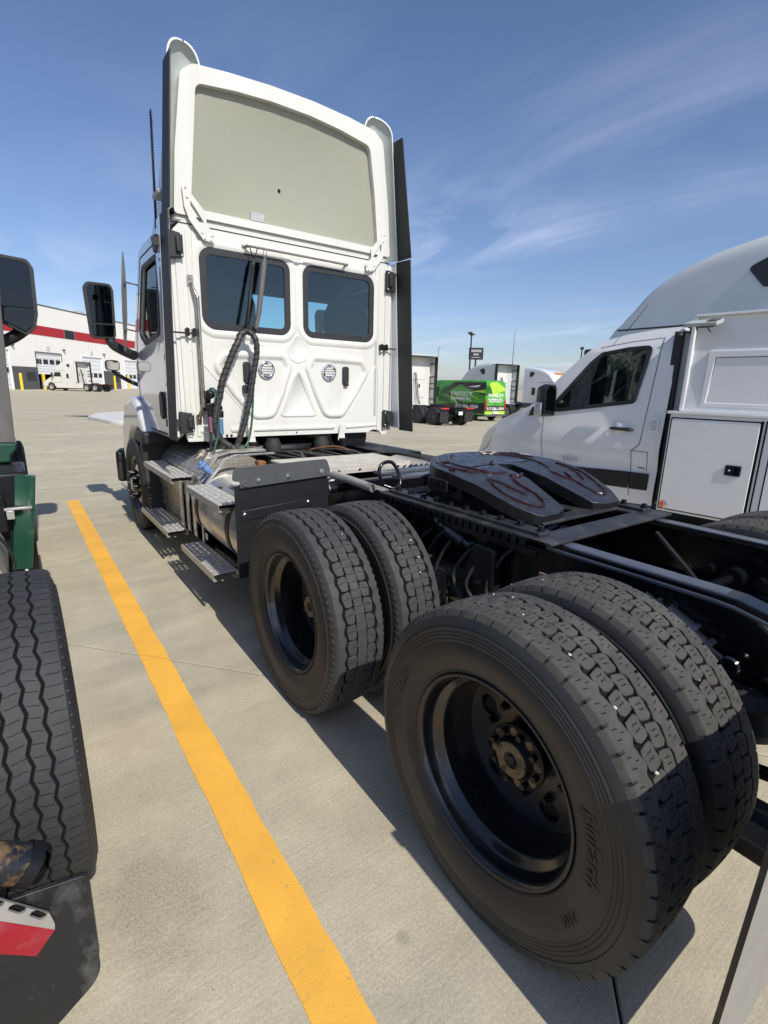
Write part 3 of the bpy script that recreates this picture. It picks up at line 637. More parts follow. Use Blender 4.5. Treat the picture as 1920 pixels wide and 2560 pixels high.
def tread_highway():
    """zig-zag grooves with many fine cross cuts (green truck)"""
    N = 50; b = MB(); p = 2*math.pi/N; W = .118
    tri = lambda s: abs(((s) % 1)*2-1)*2-1
    edges = [(-.118, 0), (-.066, 1), (-.0235, 1), (.0235, 1), (.066, 1), (.118, 0)]; g = .0034; amp = .0046
    for e in range(5):
        (xa, za), (xb, zb) = edges[e], edges[e+1]; rows = []
        for k in range(N):
            for s in (0, .25, .5, .75):
                a = 2*math.pi*(k+s)/N; z = tri(s+.0)*amp
                l = xa + za*(z+g); r_ = xb + zb*(z-g)
                lo1, lo2 = (TR-.014, TR-.014)
                if not za: row = [P3(a, -.1265, TR-.031), P3(a, l, crown(l, W)-.004), P3(a, l+.004, crown(l, W))]
                else: row = [P3(a, l, lo1), P3(a, l+.0004, crown(l, W)-.0018), P3(a, l+.002, crown(l, W))]
                if not zb: row += [P3(a, r_-.004, crown(r_, W)), P3(a, r_, crown(r_, W)-.004), P3(a, .1265, TR-.031)]
                else: row += [P3(a, r_-.002, crown(r_, W)), P3(a, r_-.0004, crown(r_, W)-.0018), P3(a, r_, lo2)]
                rows.append(row)
        strip(b, rows)
    for sg in (-1, 1):
        for k in range(N*2):
            a = k*p/2; d = p*.05
            b.add([P3(a-d, sg*.1185, TR-.012), P3(a+d, sg*.1185, TR-.012), P3(a+d, sg*.1255, TR-.024), P3(a-d, sg*.1255, TR-.024), P3(a-d, sg*.123, TR-.012), P3(a+d, sg*.123, TR-.012), P3(a+d, sg*.1285, TR-.024), P3(a-d, sg*.1285, TR-.024)], [(4,5,6,7),(0,1,5,4),(1,2,6,5),(2,3,7,6),(3,0,4,7)])
    b.slot(1)
    rnd = random.Random(3)
    for k in range(N*2):
        a = (k+.3)*p/2
        for xa, xb, da in ((.112, .076, 0), (-.112, -.076, 0), (.058, .030, -.10), (.016, -.016, -.08), (-.030, -.058, .10)):
            slit(b, a + rnd.uniform(-.004, .004), xa, xb, p*da, w=.0009, zig=p*.02)
    return b.mesh('tread', ['tread_black', 'groove'], smooth=25)
def rim_outer():
    """deep dish of an outer dual rim, opening to -x; flange plane at x = -.116"""
    b = MB()
    prof = [(-.098, .2990), (-.112, .3035), (-.1165, .3030), (-.1175, .2985), (-.113, .2930), (-.104, .2880), (-.094, .2850), (-.066, .2815), (-.058, .2760), (-.050, .2600), (-.040, .2530), (-.004, .2500), (.012, .2480), (.026, .2520), (.050, .2500), (.085, .2460), (.094, .2440), (.100, .2400)]
    b.lathe(prof, n=96); return b.mesh('wheel', 'rim_black', smooth=30)
def disc_mesh(x, r0, r1, holes, hr, hc, rot=0.0, th=.012):
    b = MB(); circ = lambda cx, cy, r, n: [(cx + r*math.cos(2*math.pi*k/n), cy + r*math.sin(2*math.pi*k/n)) for k in range(n)]
    hs = [circ(hc*math.cos(rot+2*math.pi*k/holes), hc*math.sin(rot+2*math.pi*k/holes), hr, 20) for k in range(holes)] + [circ(0, 0, r0, 32)]
    b.prism(circ(0, 0, r1, 64), 0, x, x+th, holes=[list(reversed(h)) for h in hs])
    return b
M_OUT = carcass(['sidewall'], True); M_BRN = carcass(['sidewall_brown'], False); M_HWY = carcass(['rubber'], False)
T_DRV = tread_drive(); T_RIB = tread_rib(); T_HWY = tread_highway()
RIM_O = rim_outer()
RIM_FLANGE = MB().lathe([(-.1178, .3032), (-.1196, .3000), (-.1188, .2960), (-.1158, .2930)], n=96).mesh('rim_edge', 'rim_edge')
HS = 0.86
DISC = disc_mesh(.088, .089, .246, 5, .036, .182, R(20)).mesh('disc', 'rim_disc', smooth=30)
DRUM = MB().lathe([(.10, .0), (.10, .205), (.12, .212), (.30, .212), (.31, .19)], n=48).mesh('brake_drum', 'black_satin')
def hub_mesh():
    b = MB(); b.lathe([(.088, .105), (.060, .103), (.050, .098), (.046, .118), (.034, .119), (.031, .112), (.030, .078), (.026, .074), (.012, .070), (.008, .066)], n=40)
    b.slot(1); b.lathe([(.008, .066), (.005, .064), (.005, .031), (.010, .029)], n=40)
    b.slot(0); b.lathe([(.010, .029), (.012, .020), (.006, .015), (.006, .0)], n=24)
    for k in range(8):
        a = R(45*k+10); y, z = .096*math.cos(a), .096*math.sin(a); b.slot(0); b.cyl((.034, y, z), (.012, y, z), .0125, n=6)
    for k in range(8):
        a = R(45*k+32); y, z = .096*math.cos(a), .096*math.sin(a); b.slot(1); b.cyl((.034, y, z), (.029, y, z), .016, n=10)
    b.v = [(x, y*HS, z*HS) for x, y, z in b.v]
    return b.mesh('hub', ['black_satin', 'hub_brown'], smooth=35)
HUB = hub_mesh()
NUT = MB().cyl((.02, 0, 0), (-.004, 0, 0), .0150, n=6).cyl((-.004, 0, 0), (-.016, 0, 0), .0095, n=10).mesh('wheel_nut', 'black_satin')
RIM_I = MB().lathe([(-.100, .299), (-.114, .303), (-.116, .296), (-.100, .286), (-.06, .280), (-.05, .255), (.05, .250), (.06, .275), (.1, .286), (.116, .296), (.114, .303), (.10, .299)], n=48).mesh('wheel', 'rim_black', smooth=30)
PEB = MB().sphere((0,0,0), .0042, 6, 4, (1.5, 1, .7)).mesh('pebble', 'pebble')
def pebbles(w, n, seed, lo=20, hi=150):
    rd = random.Random(seed); b = MB()
    for k in range(n):
        a = R(rd.uniform(lo, hi)); x = rd.choice([-.05, -.001, .05, -.03, .03, .055]); p = P3(a, x, TR-.004); b.sphere(p, rd.uniform(.0028, .0052), 6, 4, (1, 1.3, 1))
    b.build('pebbles', 'pebble', w)['kind'] = 'stuff'
def curved_text(body, r, a0, size, parent, x, material='emboss', shear=.25, bold=0.0, sweep=1.0, name='lettering'):
    """raised lettering that follows the sidewall; a0 = angle of its middle, letters read outwards"""
    me = text_mesh(body, size, .0006, shear, bold); me.materials.clear(); me.materials.append(MATS[material])
    for v in me.vertices:
        px, py, pz = v.co; ang = a0 - px/r*sweep; rr = r + py - size*.33; xo = x + (.0 if rr < .39 else (rr-.39)*.05)
        v.co = Vector((xo - pz, -rr*math.cos(ang), rr*math.sin(ang)))
    o = bpy.data.objects.new(name, me); COL.objects.link(o); o.parent = parent; return o
def dual_outer(parent, x, y, carc, trd, spin=0.0, flip=False, text=None, stones=0, seed=1):
    w = inst('wheel', RIM_O, parent, (x, y, TR-.012), (spin, 0, math.pi if flip else 0))
    for nm, me in (('tyre', carc), ('tread', trd), ('rim_edge', RIM_FLANGE), ('disc', DISC), ('brake_drum', DRUM), ('hub', HUB)): inst(nm, me, w)
    for k in range(10):
        a = 2*math.pi*(k+.3)/10; inst('wheel_nut', NUT, w, (.075, .143*math.cos(a), .143*math.sin(a)))
    if stones: pebbles(w, stones, seed)
    return w
def dual_inner(parent, x, y, carc, trd, spin=0.0, stones=0, seed=2):
    w = inst('wheel', RIM_I, parent, (x, y, TR-.012), (spin, 0, 0))
    inst('tyre', carc, w); inst('tread', trd, w)
    if stones: pebbles(w, stones, seed)
    return w
# ------------------------------------------------------------------ the white day-cab tractor
TK = thing('tractor_truck', 'white day cab tractor truck with tall roof fairing and bare black chassis', 'truck')
CX = 0.05            # the cab's middle
CY = 3.664           # plane of the cab's rear wall
def both(fn):
    for s in (-1, 1): fn(s)

# --- wheels
wr = dual_outer(TK, -1.075, 0.0, M_OUT, T_DRV, R(1.2), stones=6, seed=5)
curved_text('BluEarth', .368, R(13), .060, wr, -.1403, shear=.35, bold=.0012)
curved_text('710L', .368, R(-26), .036, wr, -.1403, shear=.3, bold=.0006)
curved_text('YOKOHAMA', .385, R(172), .050, wr, -.1403, 'emboss', .2, .0008)
dual_inner(TK, -.735, 0.0, M_OUT, T_DRV, R(4.1), 6, 8)
wf = dual_outer(TK, -1.075, 1.32, M_BRN, T_RIB, R(2.2), stones=5, seed=15)
dual_inner(TK, -.735, 1.32, M_BRN, T_RIB, R(5.0), 5, 18)
for y, c, t in ((0.0, M_OUT, T_DRV), (1.32, M_BRN, T_RIB)):
    dual_outer(TK, 1.075, y, c, t, R(3), True); dual_inner(TK, .735, y, c, t, R(1))
def steer_wheel(s):
    w = inst('wheel', RIM_I, TK, (s*1.06, 5.17, TR-.012), (0, 0, 0 if s < 0 else math.pi))
    inst('tyre', M_HWY, w); inst('tread', T_RIB, w)
    b = MB(); b.lathe([(-.06, .276), (-.075, .235), (-.10, .20), (-.112, .15), (-.115, .10), (-.15, .085), (-.165, .07), (-.17, 0)], n=40); b.build('disc', 'rim_black', w)
    for k in range(10):
        a = 2*math.pi*k/10; q = MB(); q.cyl((-.10, 0, 0), (-.155, 0, 0), .021, .016, n=8); q.cyl((-.155, 0, 0), (-.185, 0, 0), .010, .008, n=8)
        q.build('wheel_nut', 'black_satin', w, loc=(0, .143*math.cos(a), .143*math.sin(a)))
both(steer_wheel)

# --- frame
def rails(s):
    xo, xi, zt, zb = s*.432, s*.345, .9875, .72
    b = MB(); sx = 1 if s > 0 else -1
    prof = [(0, zt), (0, zb), (.087, zb), (.087, zb+.010), (.010, zb+.010), (.010, zt-.010), (.087, zt-.010), (.087, zt)]
    secs = []
    for y, drop in ((-.98, .14), (-.30, .0), (-.24, 0), (6.4, 0)):
        secs.append([Vector((sx*(.432-t), y, z - (drop if z > .85 else 0))) for t, z in prof])
    b.loft(secs)
    b.build('frame_rail', 'black_paint', TK, bevel=.006, seg=3)
both(rails)
def rail_cap(s):
    """rounded upper corner of the rail tail, its pale blue highlight painted into the colour"""
    b = MB(); sx = s; path = [(.40, 0), (-.24, 0), (-.30, -.004), (-.98, -.142)]; secs = []
    for y, dz in path:
        r = .028; c = Vector((sx*(.432-r), y, .9875-r+dz)); sec = []
        for k in range(8): a = R(-10+100*k/7); sec.append(c + Vector((sx*(r+.0015)*math.cos(a), 0, (r+.0015)*math.sin(a))))
        sec += [Vector((sx*.350, y, .9890+dz)), Vector((sx*.350, y, .985+dz)), Vector((sx*.425, y, .945+dz))]
        secs.append(sec)
    b.loft(secs); b.build('rail_cap', 'rail_top', TK)
both(rail_cap)
def crossmembers():
    for y in (-.92, 2.15, 3.25, 4.4): MB().box((-.42, y-.04, .75), (.42, y+.04, .95)).build('crossmember', 'black_paint', TK, bevel=.01)
    b = MB(); b.box((-.42, .58, .66), (.42, .74, .82)); b.tube([(-.3, .66, .82), (0, .66, .92), (.3, .66, .82)], .05, 10); b.build('crossmember', 'black_paint', TK, bevel=.01)
    for y in (0, 1.32):
        b = MB(); b.tube([(-.86, y, .495), (-.35, y, .495), (-.22, y, .495)], [.07, .075, .16], 14); b.tube([(.86, y, .495), (.35, y, .495), (.22, y, .495)], [.07, .075, .16], 14)
        b.sphere((0, y, .50), .24, 16, 10, (1, .9, 1)); b.cyl((0, y-.2, .52), (0, y+.32, .56), .09, n=14); b.build('axle', 'black_paint', TK)
        for s in (-1, 1):
            b = MB(); b.lathe([(.56, .0), (.56, .13), (.60, .15), (.64, .13), (.68, .15), (.72, .13), (.73, .0)], (s*.36, y-.34, 0), 2, 24); b.build('air_spring', 'rubber', TK)
            b = MB(); b.lathe([(-.10, 0), (-.10, .075), (-.02, .085), (-.015, .095), (.0, .095), (.005, .085), (.09, .08), (.10, .05), (.11, 0)], (0,0,0), 1, 24); b.build('brake_chamber', 'black_paint', TK, loc=(s*.53, y+.26, .62), rot=(R(20), 0, 0))
            b = MB(); b.prism(rpoly([(-.07, .42), (.07, .42), (.085, .80), (.03, .86), (-.085, .86)], .03), 0, s*.46-.03, s*.46+.03, Matrix.Translation((0, y-.02, 0))); b.build('spring_hanger', 'black_satin', TK, bevel=.008)
            b = MB(); b.tube([(s*.5, y-.02, .42), (s*.47, y-.5, .50), (s*.44, y-.75, .62)], .022, 10); b.build('torque_rod', 'black_paint', TK)
    b = MB(); b.cyl((0, 1.7, .58), (0, 4.6, .70), .055, n=16); b.cyl((0, .32, .56), (0, 1.1, .52), .05, n=16); b.build('drive_shaft', 'black_paint', TK)
    b = MB(); b.cyl((.80, 2.2, .60), (.80, 3.6, .60), .30, n=36); b.build('fuel_tank', 'aluminium_dull', TK, bevel=.03).name = 'fuel_tank'
    b = MB()
    for k, (x, y, z) in enumerate(((.52, 1.9, .95), (.58, 2.0, .93), (.50, 2.15, .97))): b.tube(smooth_path([(x, y, z), (x+.1, y+.3, z+.05), (x+.12, y+.8, z+.03), (x-.1, y+1.2, z-.06)]), .018, 8)
    b.build('air_lines', 'hose_black', TK)
    b = MB(); b.cyl((.56, 1.85, .86), (.56, 2.75, .86), .15, n=28); b.sphere((.56, 1.85, .86), .15, 20, 8, (1, .4, 1)); b.sphere((.56, 2.75, .86), .15, 20, 8, (1, .4, 1)); b.build('air_tank', 'aluminium_dull', TK)
    MB().tube(smooth_path([(.50, 1.95, 1.02), (.62, 2.15, 1.06), (.74, 2.35, 1.00)]), .007, 6).build('blue_air_line', 'cap_blue', TK)
crossmembers()
def rail_fittings():
    """bolts, valves and hoses on the rails"""
    for k, (y, z) in enumerate(((-.20, .80), (-.22, .66), (-.36, .60), (-.12, .90), (.44, .80), (.5, .72), (.80, .86), (.86, .80), (.95, .90), (1.1, .78), (1.2, .88))):
        b = MB(); b.cyl((-.432, y, z), (-.444, y, z), .020, n=12); b.cyl((-.444, y, z), (-.462, y, z), .014, n=6); b.cyl((-.462, y, z), (-.480, y, z), .008, n=8); b.build('frame_bolt', 'black_paint', TK)
    for (x, y, z, yaw) in ((-.47, -.145, .865, 0), (-.46, .93, .90, .2)):
        M = Matrix.Translation((x, y, z)) @ Matrix.Rotation(R(24), 4, 'X') @ Matrix.Rotation(yaw, 4, 'Z'); b = MB()
        for y0, y1, r, n in ((.115, .075, .022, 10), (.075, .062, .034, 6), (.062, .03, .025, 12), (.03, -.06, .040, 16), (-.06, -.075, .046, 16), (-.075, -.115, .027, 10), (-.115, -.135, .036, 6), (-.135, -.175, .014, 8)):
            b.cyl(M @ Vector((0, y0, 0)), M @ Vector((0, y1, 0)), r, n=n)
        b.torus(M @ Vector((0, -.20, .0)), .022, .010, 0, 14, 6); b.build('hose_fitting', 'fitting_paint', TK)
    b = MB(); b.tube([(-.35, .02, .78), (-.05, .0, .80), (.34, -.05, .82)], .020, 12); b.lathe([(-.03, .0), (-.03, .045), (.03, .045), (.03, 0)], (.31, -.05, .82), 0, 16); b.cyl((.33, -.15, .83), (.29, -.15, .83), .022, n=10); b.cyl((.33, .05, .83), (.29, .05, .83), .022, n=10); b.build('shock_mount', 'black_paint', TK)
    b = MB()
    for k in range(5): b.tube(smooth_path([(-.3+.05*k, .30, .84), (-.2+.06*k, .1, .74), (-.05+.04*k, -.1-.05*k, .70), (.1, -.3, .66)]), .010, 7)
    b.tube(smooth_path([(-.32, .36, .86), (-.26, .30, .93), (-.20, .24, .86), (-.22, .1, .7)]), .008, 7)
    b.build('air_lines', 'hose_black', TK)
    b = MB(); b.lathe([(0, 0), (0, .10), (.03, .12), (.05, .10), (.08, .12), (.10, .10), (.13, .09), (.14, 0)], (-.56, -.30, .50), 2, 24); b.build('air_spring', 'black_paint', TK)
    b = MB(); b.box((-.62, -.62, .30), (-.40, -.30, .36)); b.build('spring_pad', 'black_satin', TK, bevel=.01)
    b = MB(); M = axes((-.4336, .42, .795), (0, -1, 0), (0, 0, 1)); b.prism(rrect(0, 0, .10, .052, .003), 2, 0, .0012, M); o = b.build('warning_label', 'print_white', TK)
    b = MB(); b.prism(rrect(.002, .026, .098, .050, .003), 2, .0012, .0020, M); b.build('warning_band', 'warning_orange', o)
    lettering('lettering', 'WARNING', .020, 'print_black', M @ Matrix.Translation((.056, .031, .0022)), o, .0003, .074)
    b = MB(); b.prism([(.006, .030), (.018, .030), (.012, .046)], 2, .0020, .0028, M); b.build('warning_triangle', 'print_black', o)
rail_fittings()
def chassis_clutter():
    rd = random.Random(21)
    for k in range(7):
        y0 = .55 + .11*k; z0 = .92 - .02*(k % 3)
        P = smooth_path([(-.445, y0, z0), (-.47, y0+.05, z0-.06), (-.50-.02*(k % 2), y0+.10, .70), (-.52, y0+.02*rd.random(), .60)]); MB().tube(P, .009, 7).build('air_line', 'hose_black', TK)
    b = MB(); b.lathe([(.50, 0), (.50, .075), (.52, .085), (.60, .085), (.605, .095), (.625, .095), (.63, .085), (.68, .08), (.70, .05), (.70, 0)], (-.54, .98, 0), 2, 24); b.build('brake_chamber', 'black_paint', TK)
    for a in range(0, 360, 60): MB().cyl((-.54+.088*math.cos(R(a)), .98+.088*math.sin(R(a)), .615), (-.54+.088*math.cos(R(a)), .98+.088*math.sin(R(a)), .66), .006, n=6).build('chamber_bolt', 'zinc', TK)
    b = MB(); b.prism(rpoly([(.60, .50), (.80, .50), (.80, .78), (.74, .90), (.62, .90)], .03), 0, -.50, -.445); h = b.build('spring_hanger', 'black_satin', TK, bevel=.012)
    for y, z in ((.66, .58), (.74, .58), (.70, .72)): MB().cyl((-.50, y, z), (-.525, y, z), .016, n=6).build('bolt', 'black_paint', h)
    for k, (y, z) in enumerate(((-.42, .78), (-.52, .74), (-.60, .66), (-.50, .58), (-.70, .80))):
        b = MB(); b.cyl((-.432, y, z), (-.452, y, z), .018, n=6); b.cyl((-.452, y, z), (-.475, y, z), .009, n=8); b.build('frame_bolt', 'zinc' if k % 2 else 'black_paint', TK)
    b = MB(); b.cyl((-.50, -.55, .36), (-.50, -.52, .70), .030, n=14); b.cyl((-.50, -.52, .70), (-.50, -.50, .82), .018, n=12); b.build('shock_absorber', 'black_paint', TK)
    MB().tube(smooth_path([(-.40, -.30, .96), (-.44, -.42, .90), (-.46, -.52, .74), (-.50, -.58, .52)]), .010, 8).build('air_line', 'hose_black', TK)
    MB().tube(smooth_path([(.30, .30, .94), (.22, .12, .84), (.10, -.05, .78), (-.05, -.30, .76), (-.25, -.62, .80)]), .012, 8).build('air_line', 'hose_black', TK)
chassis_clutter()

# --- fifth wheel and slide base
def fifth_wheel():
    zf = lambda y: 1.222 if y > 1.45 else (1.19 + (y-1.0)*.0711 if y > 1.0 else (1.155 + (y-.82)*.194 if y > .82 else 1.05 + (y-.53)*.362))
    n = 28; cx, cy, r = .02, 1.03, .46
    arc = [(cx + r*math.cos(math.pi*k/n), cy + .385*math.sin(math.pi*k/n)) for k in range(n+1)]       # right to left over the front
    thr = [(cx + .052*math.cos(math.pi*k/10), 1.02 + .052*math.sin(math.pi*k/10)) for k in range(11)]  # throat, right to left
    root = MB()
    T = .06
    def slab(b, pts, th=T):
        m_ = len(pts); top = [Vector((x, y, zf(y))) for x, y in pts]; bot = [Vector((x, y, zf(y)-th)) for x, y in pts]
        tri = tessellate_polygon([[Vector((x, y, 0)) for x, y in pts]])
        b.slot(0); b.add(top, [tuple(t) for t in tri])
        b.slot(1); b.add(top + bot, [(i, (i+1) % m_, m_+(i+1) % m_, m_+i) for i in range(m_)] ); b.add(bot, [tuple(reversed(t)) for t in tri])
    b = MB()
    # front half split into bands so that the plate can bend; left and right horns taper to the ramps
    slab(b, [(.48, 1.03)] + arc[1:-1] + [(-.44, 1.03)] + [(-.032, 1.03)] + list(reversed(thr[1:-1])) + [(.072, 1.03)])
    for s in (-1, 1):
        X = lambda t: cx + s*t
        rows = [(1.03, .052, .46), (.93, .052, .458), (.82, .066, .445), (.72, .084, .425), (.62, .104, .395), (.555, .120, .345), (.53, .20, .315)]
        for (ya, ia, oa), (yb, ib, ob) in zip(rows[:-1], rows[1:]):
            q = [(X(ia), ya), (X(oa), ya), (X(ob), yb), (X(ib), yb)]
            top = [Vector((x, y, zf(y))) for x, y in q]; th = .06 if ya > .6 else .05; bot = [Vector((x, y, zf(y)-th)) for x, y in q]
            b.slot(0); b.add(top, [(0,1,2,3)]); b.slot(1); b.add(top+bot, [(0,3,7,4), (1,5,6,2), (7,6,5,4)] + ([(2,6,7,3)] if yb < .54 else []))
    o = b.build('fifth_wheel', ['plate_top', 'black_satin'], TK, bevel=.006, smooth=22)
    # cast side pockets and bolt heads on the skirt
    for s in (-1, 1):
        q = MB(); q.prism(rrect(1.01, 1.075, 1.16, 1.15, .02), 0, min(cx+s*.40, cx+s*.466), max(cx+s*.40, cx+s*.466)); q.build('side_boss', 'black_satin', o, bevel=.008)
        for y in (1.05, 1.11): MB().cyl((cx+s*.463, y, 1.12), (cx+s*.478, y, 1.12), .016, n=12).build('bolt', 'black_paint', o)
    # saddle brackets below
    for s in (-1, 1):
        q = MB(); q.prism([(.62, 1.0), (1.35, 1.0), (1.12, 1.13), (.85, 1.13)], 0, cx+s*.31-.03, cx+s*.31+.03); q.build('saddle_bracket', 'black_satin', o, bevel=.01)
    MB().cyl((-.40, .98, 1.08), (.44, .98, 1.08), .035, n=16).build('pivot_shaft', 'black_paint', o)
    for (x, y) in ((-.30, 1.20), (.34, 1.20)):
        q = MB(); zz = zf(y)+.002; q.prism([(x-.05, y-.02), (x+.05, y-.03), (x+.05, y+.03), (x-.04, y+.03)], 2, zz-.001, zz); q.build('plate_pocket', 'groove', o)
    # red grease left in trails
    rd = random.Random(4)
    def trail(pts, rr=.0075):
        P = smooth_path([(x, y, 0) for x, y in pts], 7); out = []; rs = []
        for k, p in enumerate(P): out.append((p.x + rd.uniform(-.002,.002), p.y + rd.uniform(-.002,.002), zf(p.y)+.0018)); rs.append(rr*rd.uniform(.65, 1.2)*(0.5 if k in (0, len(P)-1) else 1))
        g = MB(); g.tube(out, rs, 7); g.build('grease_trail', 'grease', o)
    trail([(-.20, 1.34), (-.30, 1.25), (-.36, 1.12), (-.33, 1.0), (-.25, .97)])
    trail([(-.08, 1.36), (-.20, 1.27), (-.28, 1.12), (-.22, .95), (-.10, .92)])
    trail([(-.30, .88), (-.34, .78), (-.33, .68), (-.27, .60), (-.20, .60), (-.16, .68), (-.17, .80), (-.12, .86), (-.05, .86)], .008)
    trail([(-.13, .88), (-.08, .86), (-.03, .88)], .012)
    trail([(-.30, .88), (-.25, .76), (-.22, .69)], .007)
    trail([(.02, 1.13), (-.05, 1.10), (-.06, 1.05)], .006)
    trail([(.16, 1.37), (.28, 1.31), (.40, 1.14)], .006)
    trail([(.12, 1.33), (.22, 1.27), (.30, 1.14), (.27, .96), (.20, .84), (.26, .72)], .007)
    trail([(.40, .98), (.42, .82), (.37, .66), (.32, .60), (.27, .62), (.25, .72), (.28, .84)], .008)
    trail([(.40, .90), (.36, .80), (.33, .74)], .007)
    trail([(-.40, 1.05), (-.39, 1.03), (-.395, 1.02)], .010)
fifth_wheel()
def slide_base():
    b = MB()
    for s in (-1, 1):
        b.box((s*.50 if s < 0 else .335, .36, .992), (-.335 if s < 0 else .50, 1.52, 1.006))
        b.box((min(s*.385, s*.46), .42, 1.006), (max(s*.385, s*.46), 1.48, 1.022))
    b.box((-.50, .33, .9925), (.50, .455, 1.0055)); b.box((-.335, 1.40, .9925), (.335, 1.52, 1.0055))
    o = b.build('slide_base', 'slide_metal', TK, bevel=.003)
    for s in (-1, 1):
        for k in range(10): q = MB(); y = .44 + k*.11; q.cyl((s*.425, y, 1.022), (s*.425, y, 1.028), .019, n=14); q.cyl((s*.425, y, 1.028), (s*.425, y, 1.043), .0145, n=6); q.build('plate_bolt', 'black_satin', o)
        q = MB(); 
        for k in range(22): q.box((s*.49-.010, .46+k*.047, .957), (s*.49+.010, .492+k*.047, .991))
        q.box((s*.49-.008, .40, .93), (s*.49+.008, 1.52, .956)); q.build('slide_rack', 'black_paint', o, bevel=.002)
    b = MB(); b.prism([(-.30, .52), (.32, .52), (.30, 1.34), (-.28, 1.34)], 2, 1.006, 1.020, holes=[[(x, .60), (x, .68), (x+.10, .68), (x+.10, .60)] for x in (-.24, -.05, .14)]); b.build('slide_plate', 'slide_metal', o, bevel=.003)
    for x in (-.22, -.15, .10, .17, .24): 
        for y in (.75, .81): MB().cyl((x, y, 1.02), (x, y, 1.034), .015, n=6).build('plate_bolt', 'black_satin', o)
    MB().box((-.33, .455, .955), (.33, .475, .9925)).build('cross_bar', 'black_paint', o)
    # release handle loop and cross straps ahead of the fifth wheel
    loop = [(-.44, 1.56, 1.03), (-.47, 1.57, 1.10), (-.44, 1.58, 1.155), (-.37, 1.58, 1.16), (-.335, 1.56, 1.10), (-.34, 1.53, 1.03), (-.39, 1.53, 1.012)]
    MB().tube(smooth_path(loop + [loop[0]], 6), .011, 10).build('release_handle', 'black_paint', o)
    for y, x0, x1, z in ((1.58, -.34, .1, 1.055), (1.74, -.36, .2, 1.06)):
        MB().box((x0, y-.04, z), (x1, y+.04, z+.022)).build('pull_bar', 'rail_top', o, bevel=.004)
    MB().tube([(-.46, 1.64, 1.0), (-.46, 2.12, 1.015)], .026, 12).build('lube_tube', 'aluminium_dull', o)
    q = MB()
    P = [(-.05 + .012*math.cos(k*.9)+.02*k*.35, 1.86 + .03*math.sin(k*.9), 1.05 + .028*math.cos(k*.9)) for k in range(42)]
    q.tube(P, .006, 6); q.build('coiled_line', 'hose_black', o)
slide_base()
def deck():
    b = MB(); b.box((-.62, 2.28, 1.020), (.34, 2.80, 1.032)); b.box((-.62, 2.28, .975), (.34, 2.286, 1.020)); o = b.build('deck_plate', 'tread_plate', TK, bevel=.002)
    for k in range(5): MB().cyl((-.5+.18*k, 2.279, 1.0), (-.5+.18*k, 2.272, 1.0), .008, n=8).build('rivet', 'black_satin', o)
deck()
def quarter_fender():
    b = MB(); prof = [(1.985, 1.03), (2.00, .80), (2.03, .46), (2.045, .46), (2.016, .80), (2.004, 1.035)]
    def sec(x): return [Vector((x, y, z)) for y, z in prof]
    pts = rpoly([(-1.19, .44), (-.72, .50), (-.58, .66), (-.56, .98), (-.58, 1.045), (-1.19, 1.02)], [.01, .08, .1, .08, .02, .01], 5)
    b.prism(pts, 1, 2.0, 2.016); o = b.build('quarter_fender', 'fender_black', TK, bevel=.004)
    q = MB(); pts = rpoly([(-1.165, 1.005), (-.565, 1.035), (-.565, 1.075), (-.59, 1.145), (-1.20, 1.128), (-1.21, 1.05), (-1.165, 1.045)], [.004, .004, .01, .03, .04, .02, .004], 5)
    q.prism(pts, 1, 1.980, 1.988); q.build('spray_flap', 'grey_plastic', o, bevel=.002)
    for x, z in ((-1.05, 1.045), (-.86, 1.055), (-.63, 1.068)):
        r = MB(); r.lathe([(1.980, 0), (1.975, .0), (1.975, .016), (1.979, .018)], (x, 0, z), 1, 20); r.cyl((x, 1.976, z), (x, 1.966, z), .007, n=6); r.build('washer_bolt', 'zinc', o)
    r = MB(); r.lathe([(1.980, .0), (1.974, .008), (1.974, .016), (1.980, .022)], (-1.135, 0, 1.03), 1, 18); r.build('flap_stud', 'grey_plastic', o)
    for x, z in ((-1.14, .845), (-.72, .875)): MB().sphere((x, 1.996, z), .013, 10, 6).build('round_bolt', 'zinc', o)
    r = MB(); r.prism([(-1.16, .80), (-.70, .845), (-.70, .895), (-1.16, .865)], 1, 1.994, 2.0); r.build('mount_strip', 'fender_black', o, bevel=.004)
    MB().tube([(-.60, 2.05, .93), (-.40, 2.05, .93)], .030, 14).build('fender_arm', 'black_satin', o)
    r = MB(); r.torus((-.545, 2.05, .93), .034, .006, 0, 20, 6); r.box((-.56, 2.035, .96), (-.53, 2.06, 1.01)); r.cyl((-.57, 2.045, .985), (-.50, 2.045, .985), .011, n=8); r.build('arm_clamp', 'zinc', o)
quarter_fender()
def mud_flap():
    b = MB(); pts = rrect(-1.252, .19, -.63, .935, [.07, .01, .01, .03], 5)
    n = len(pts); f = lambda z: -.665 + .022*((.935-z)/.745)
    loops = [[Vector((x, f(z)-.005, z)) for x, z in pts], [Vector((x, f(z)+.005, z)) for x, z in pts]]
    b.loft(loops); b.mi = [0 if k == n else 1 for k in range(len(b.f))]
    # loft adds sides first, then the two caps: give the rear cap a grey that paints in its grazing sheen
    b.mi = [1]*n + [0, 1]
    o = b.build('mud_flap', ['flap_grey', 'flap_rubber'], TK)
    b = MB(); b.box((-1.26, -.69, .935), (-.5, -.65, .975)); b.box((-.55, -.69, .80), (-.43, -.65, .975)); b.build('flap_hanger', 'black_satin', o, bevel=.005)
mud_flap()
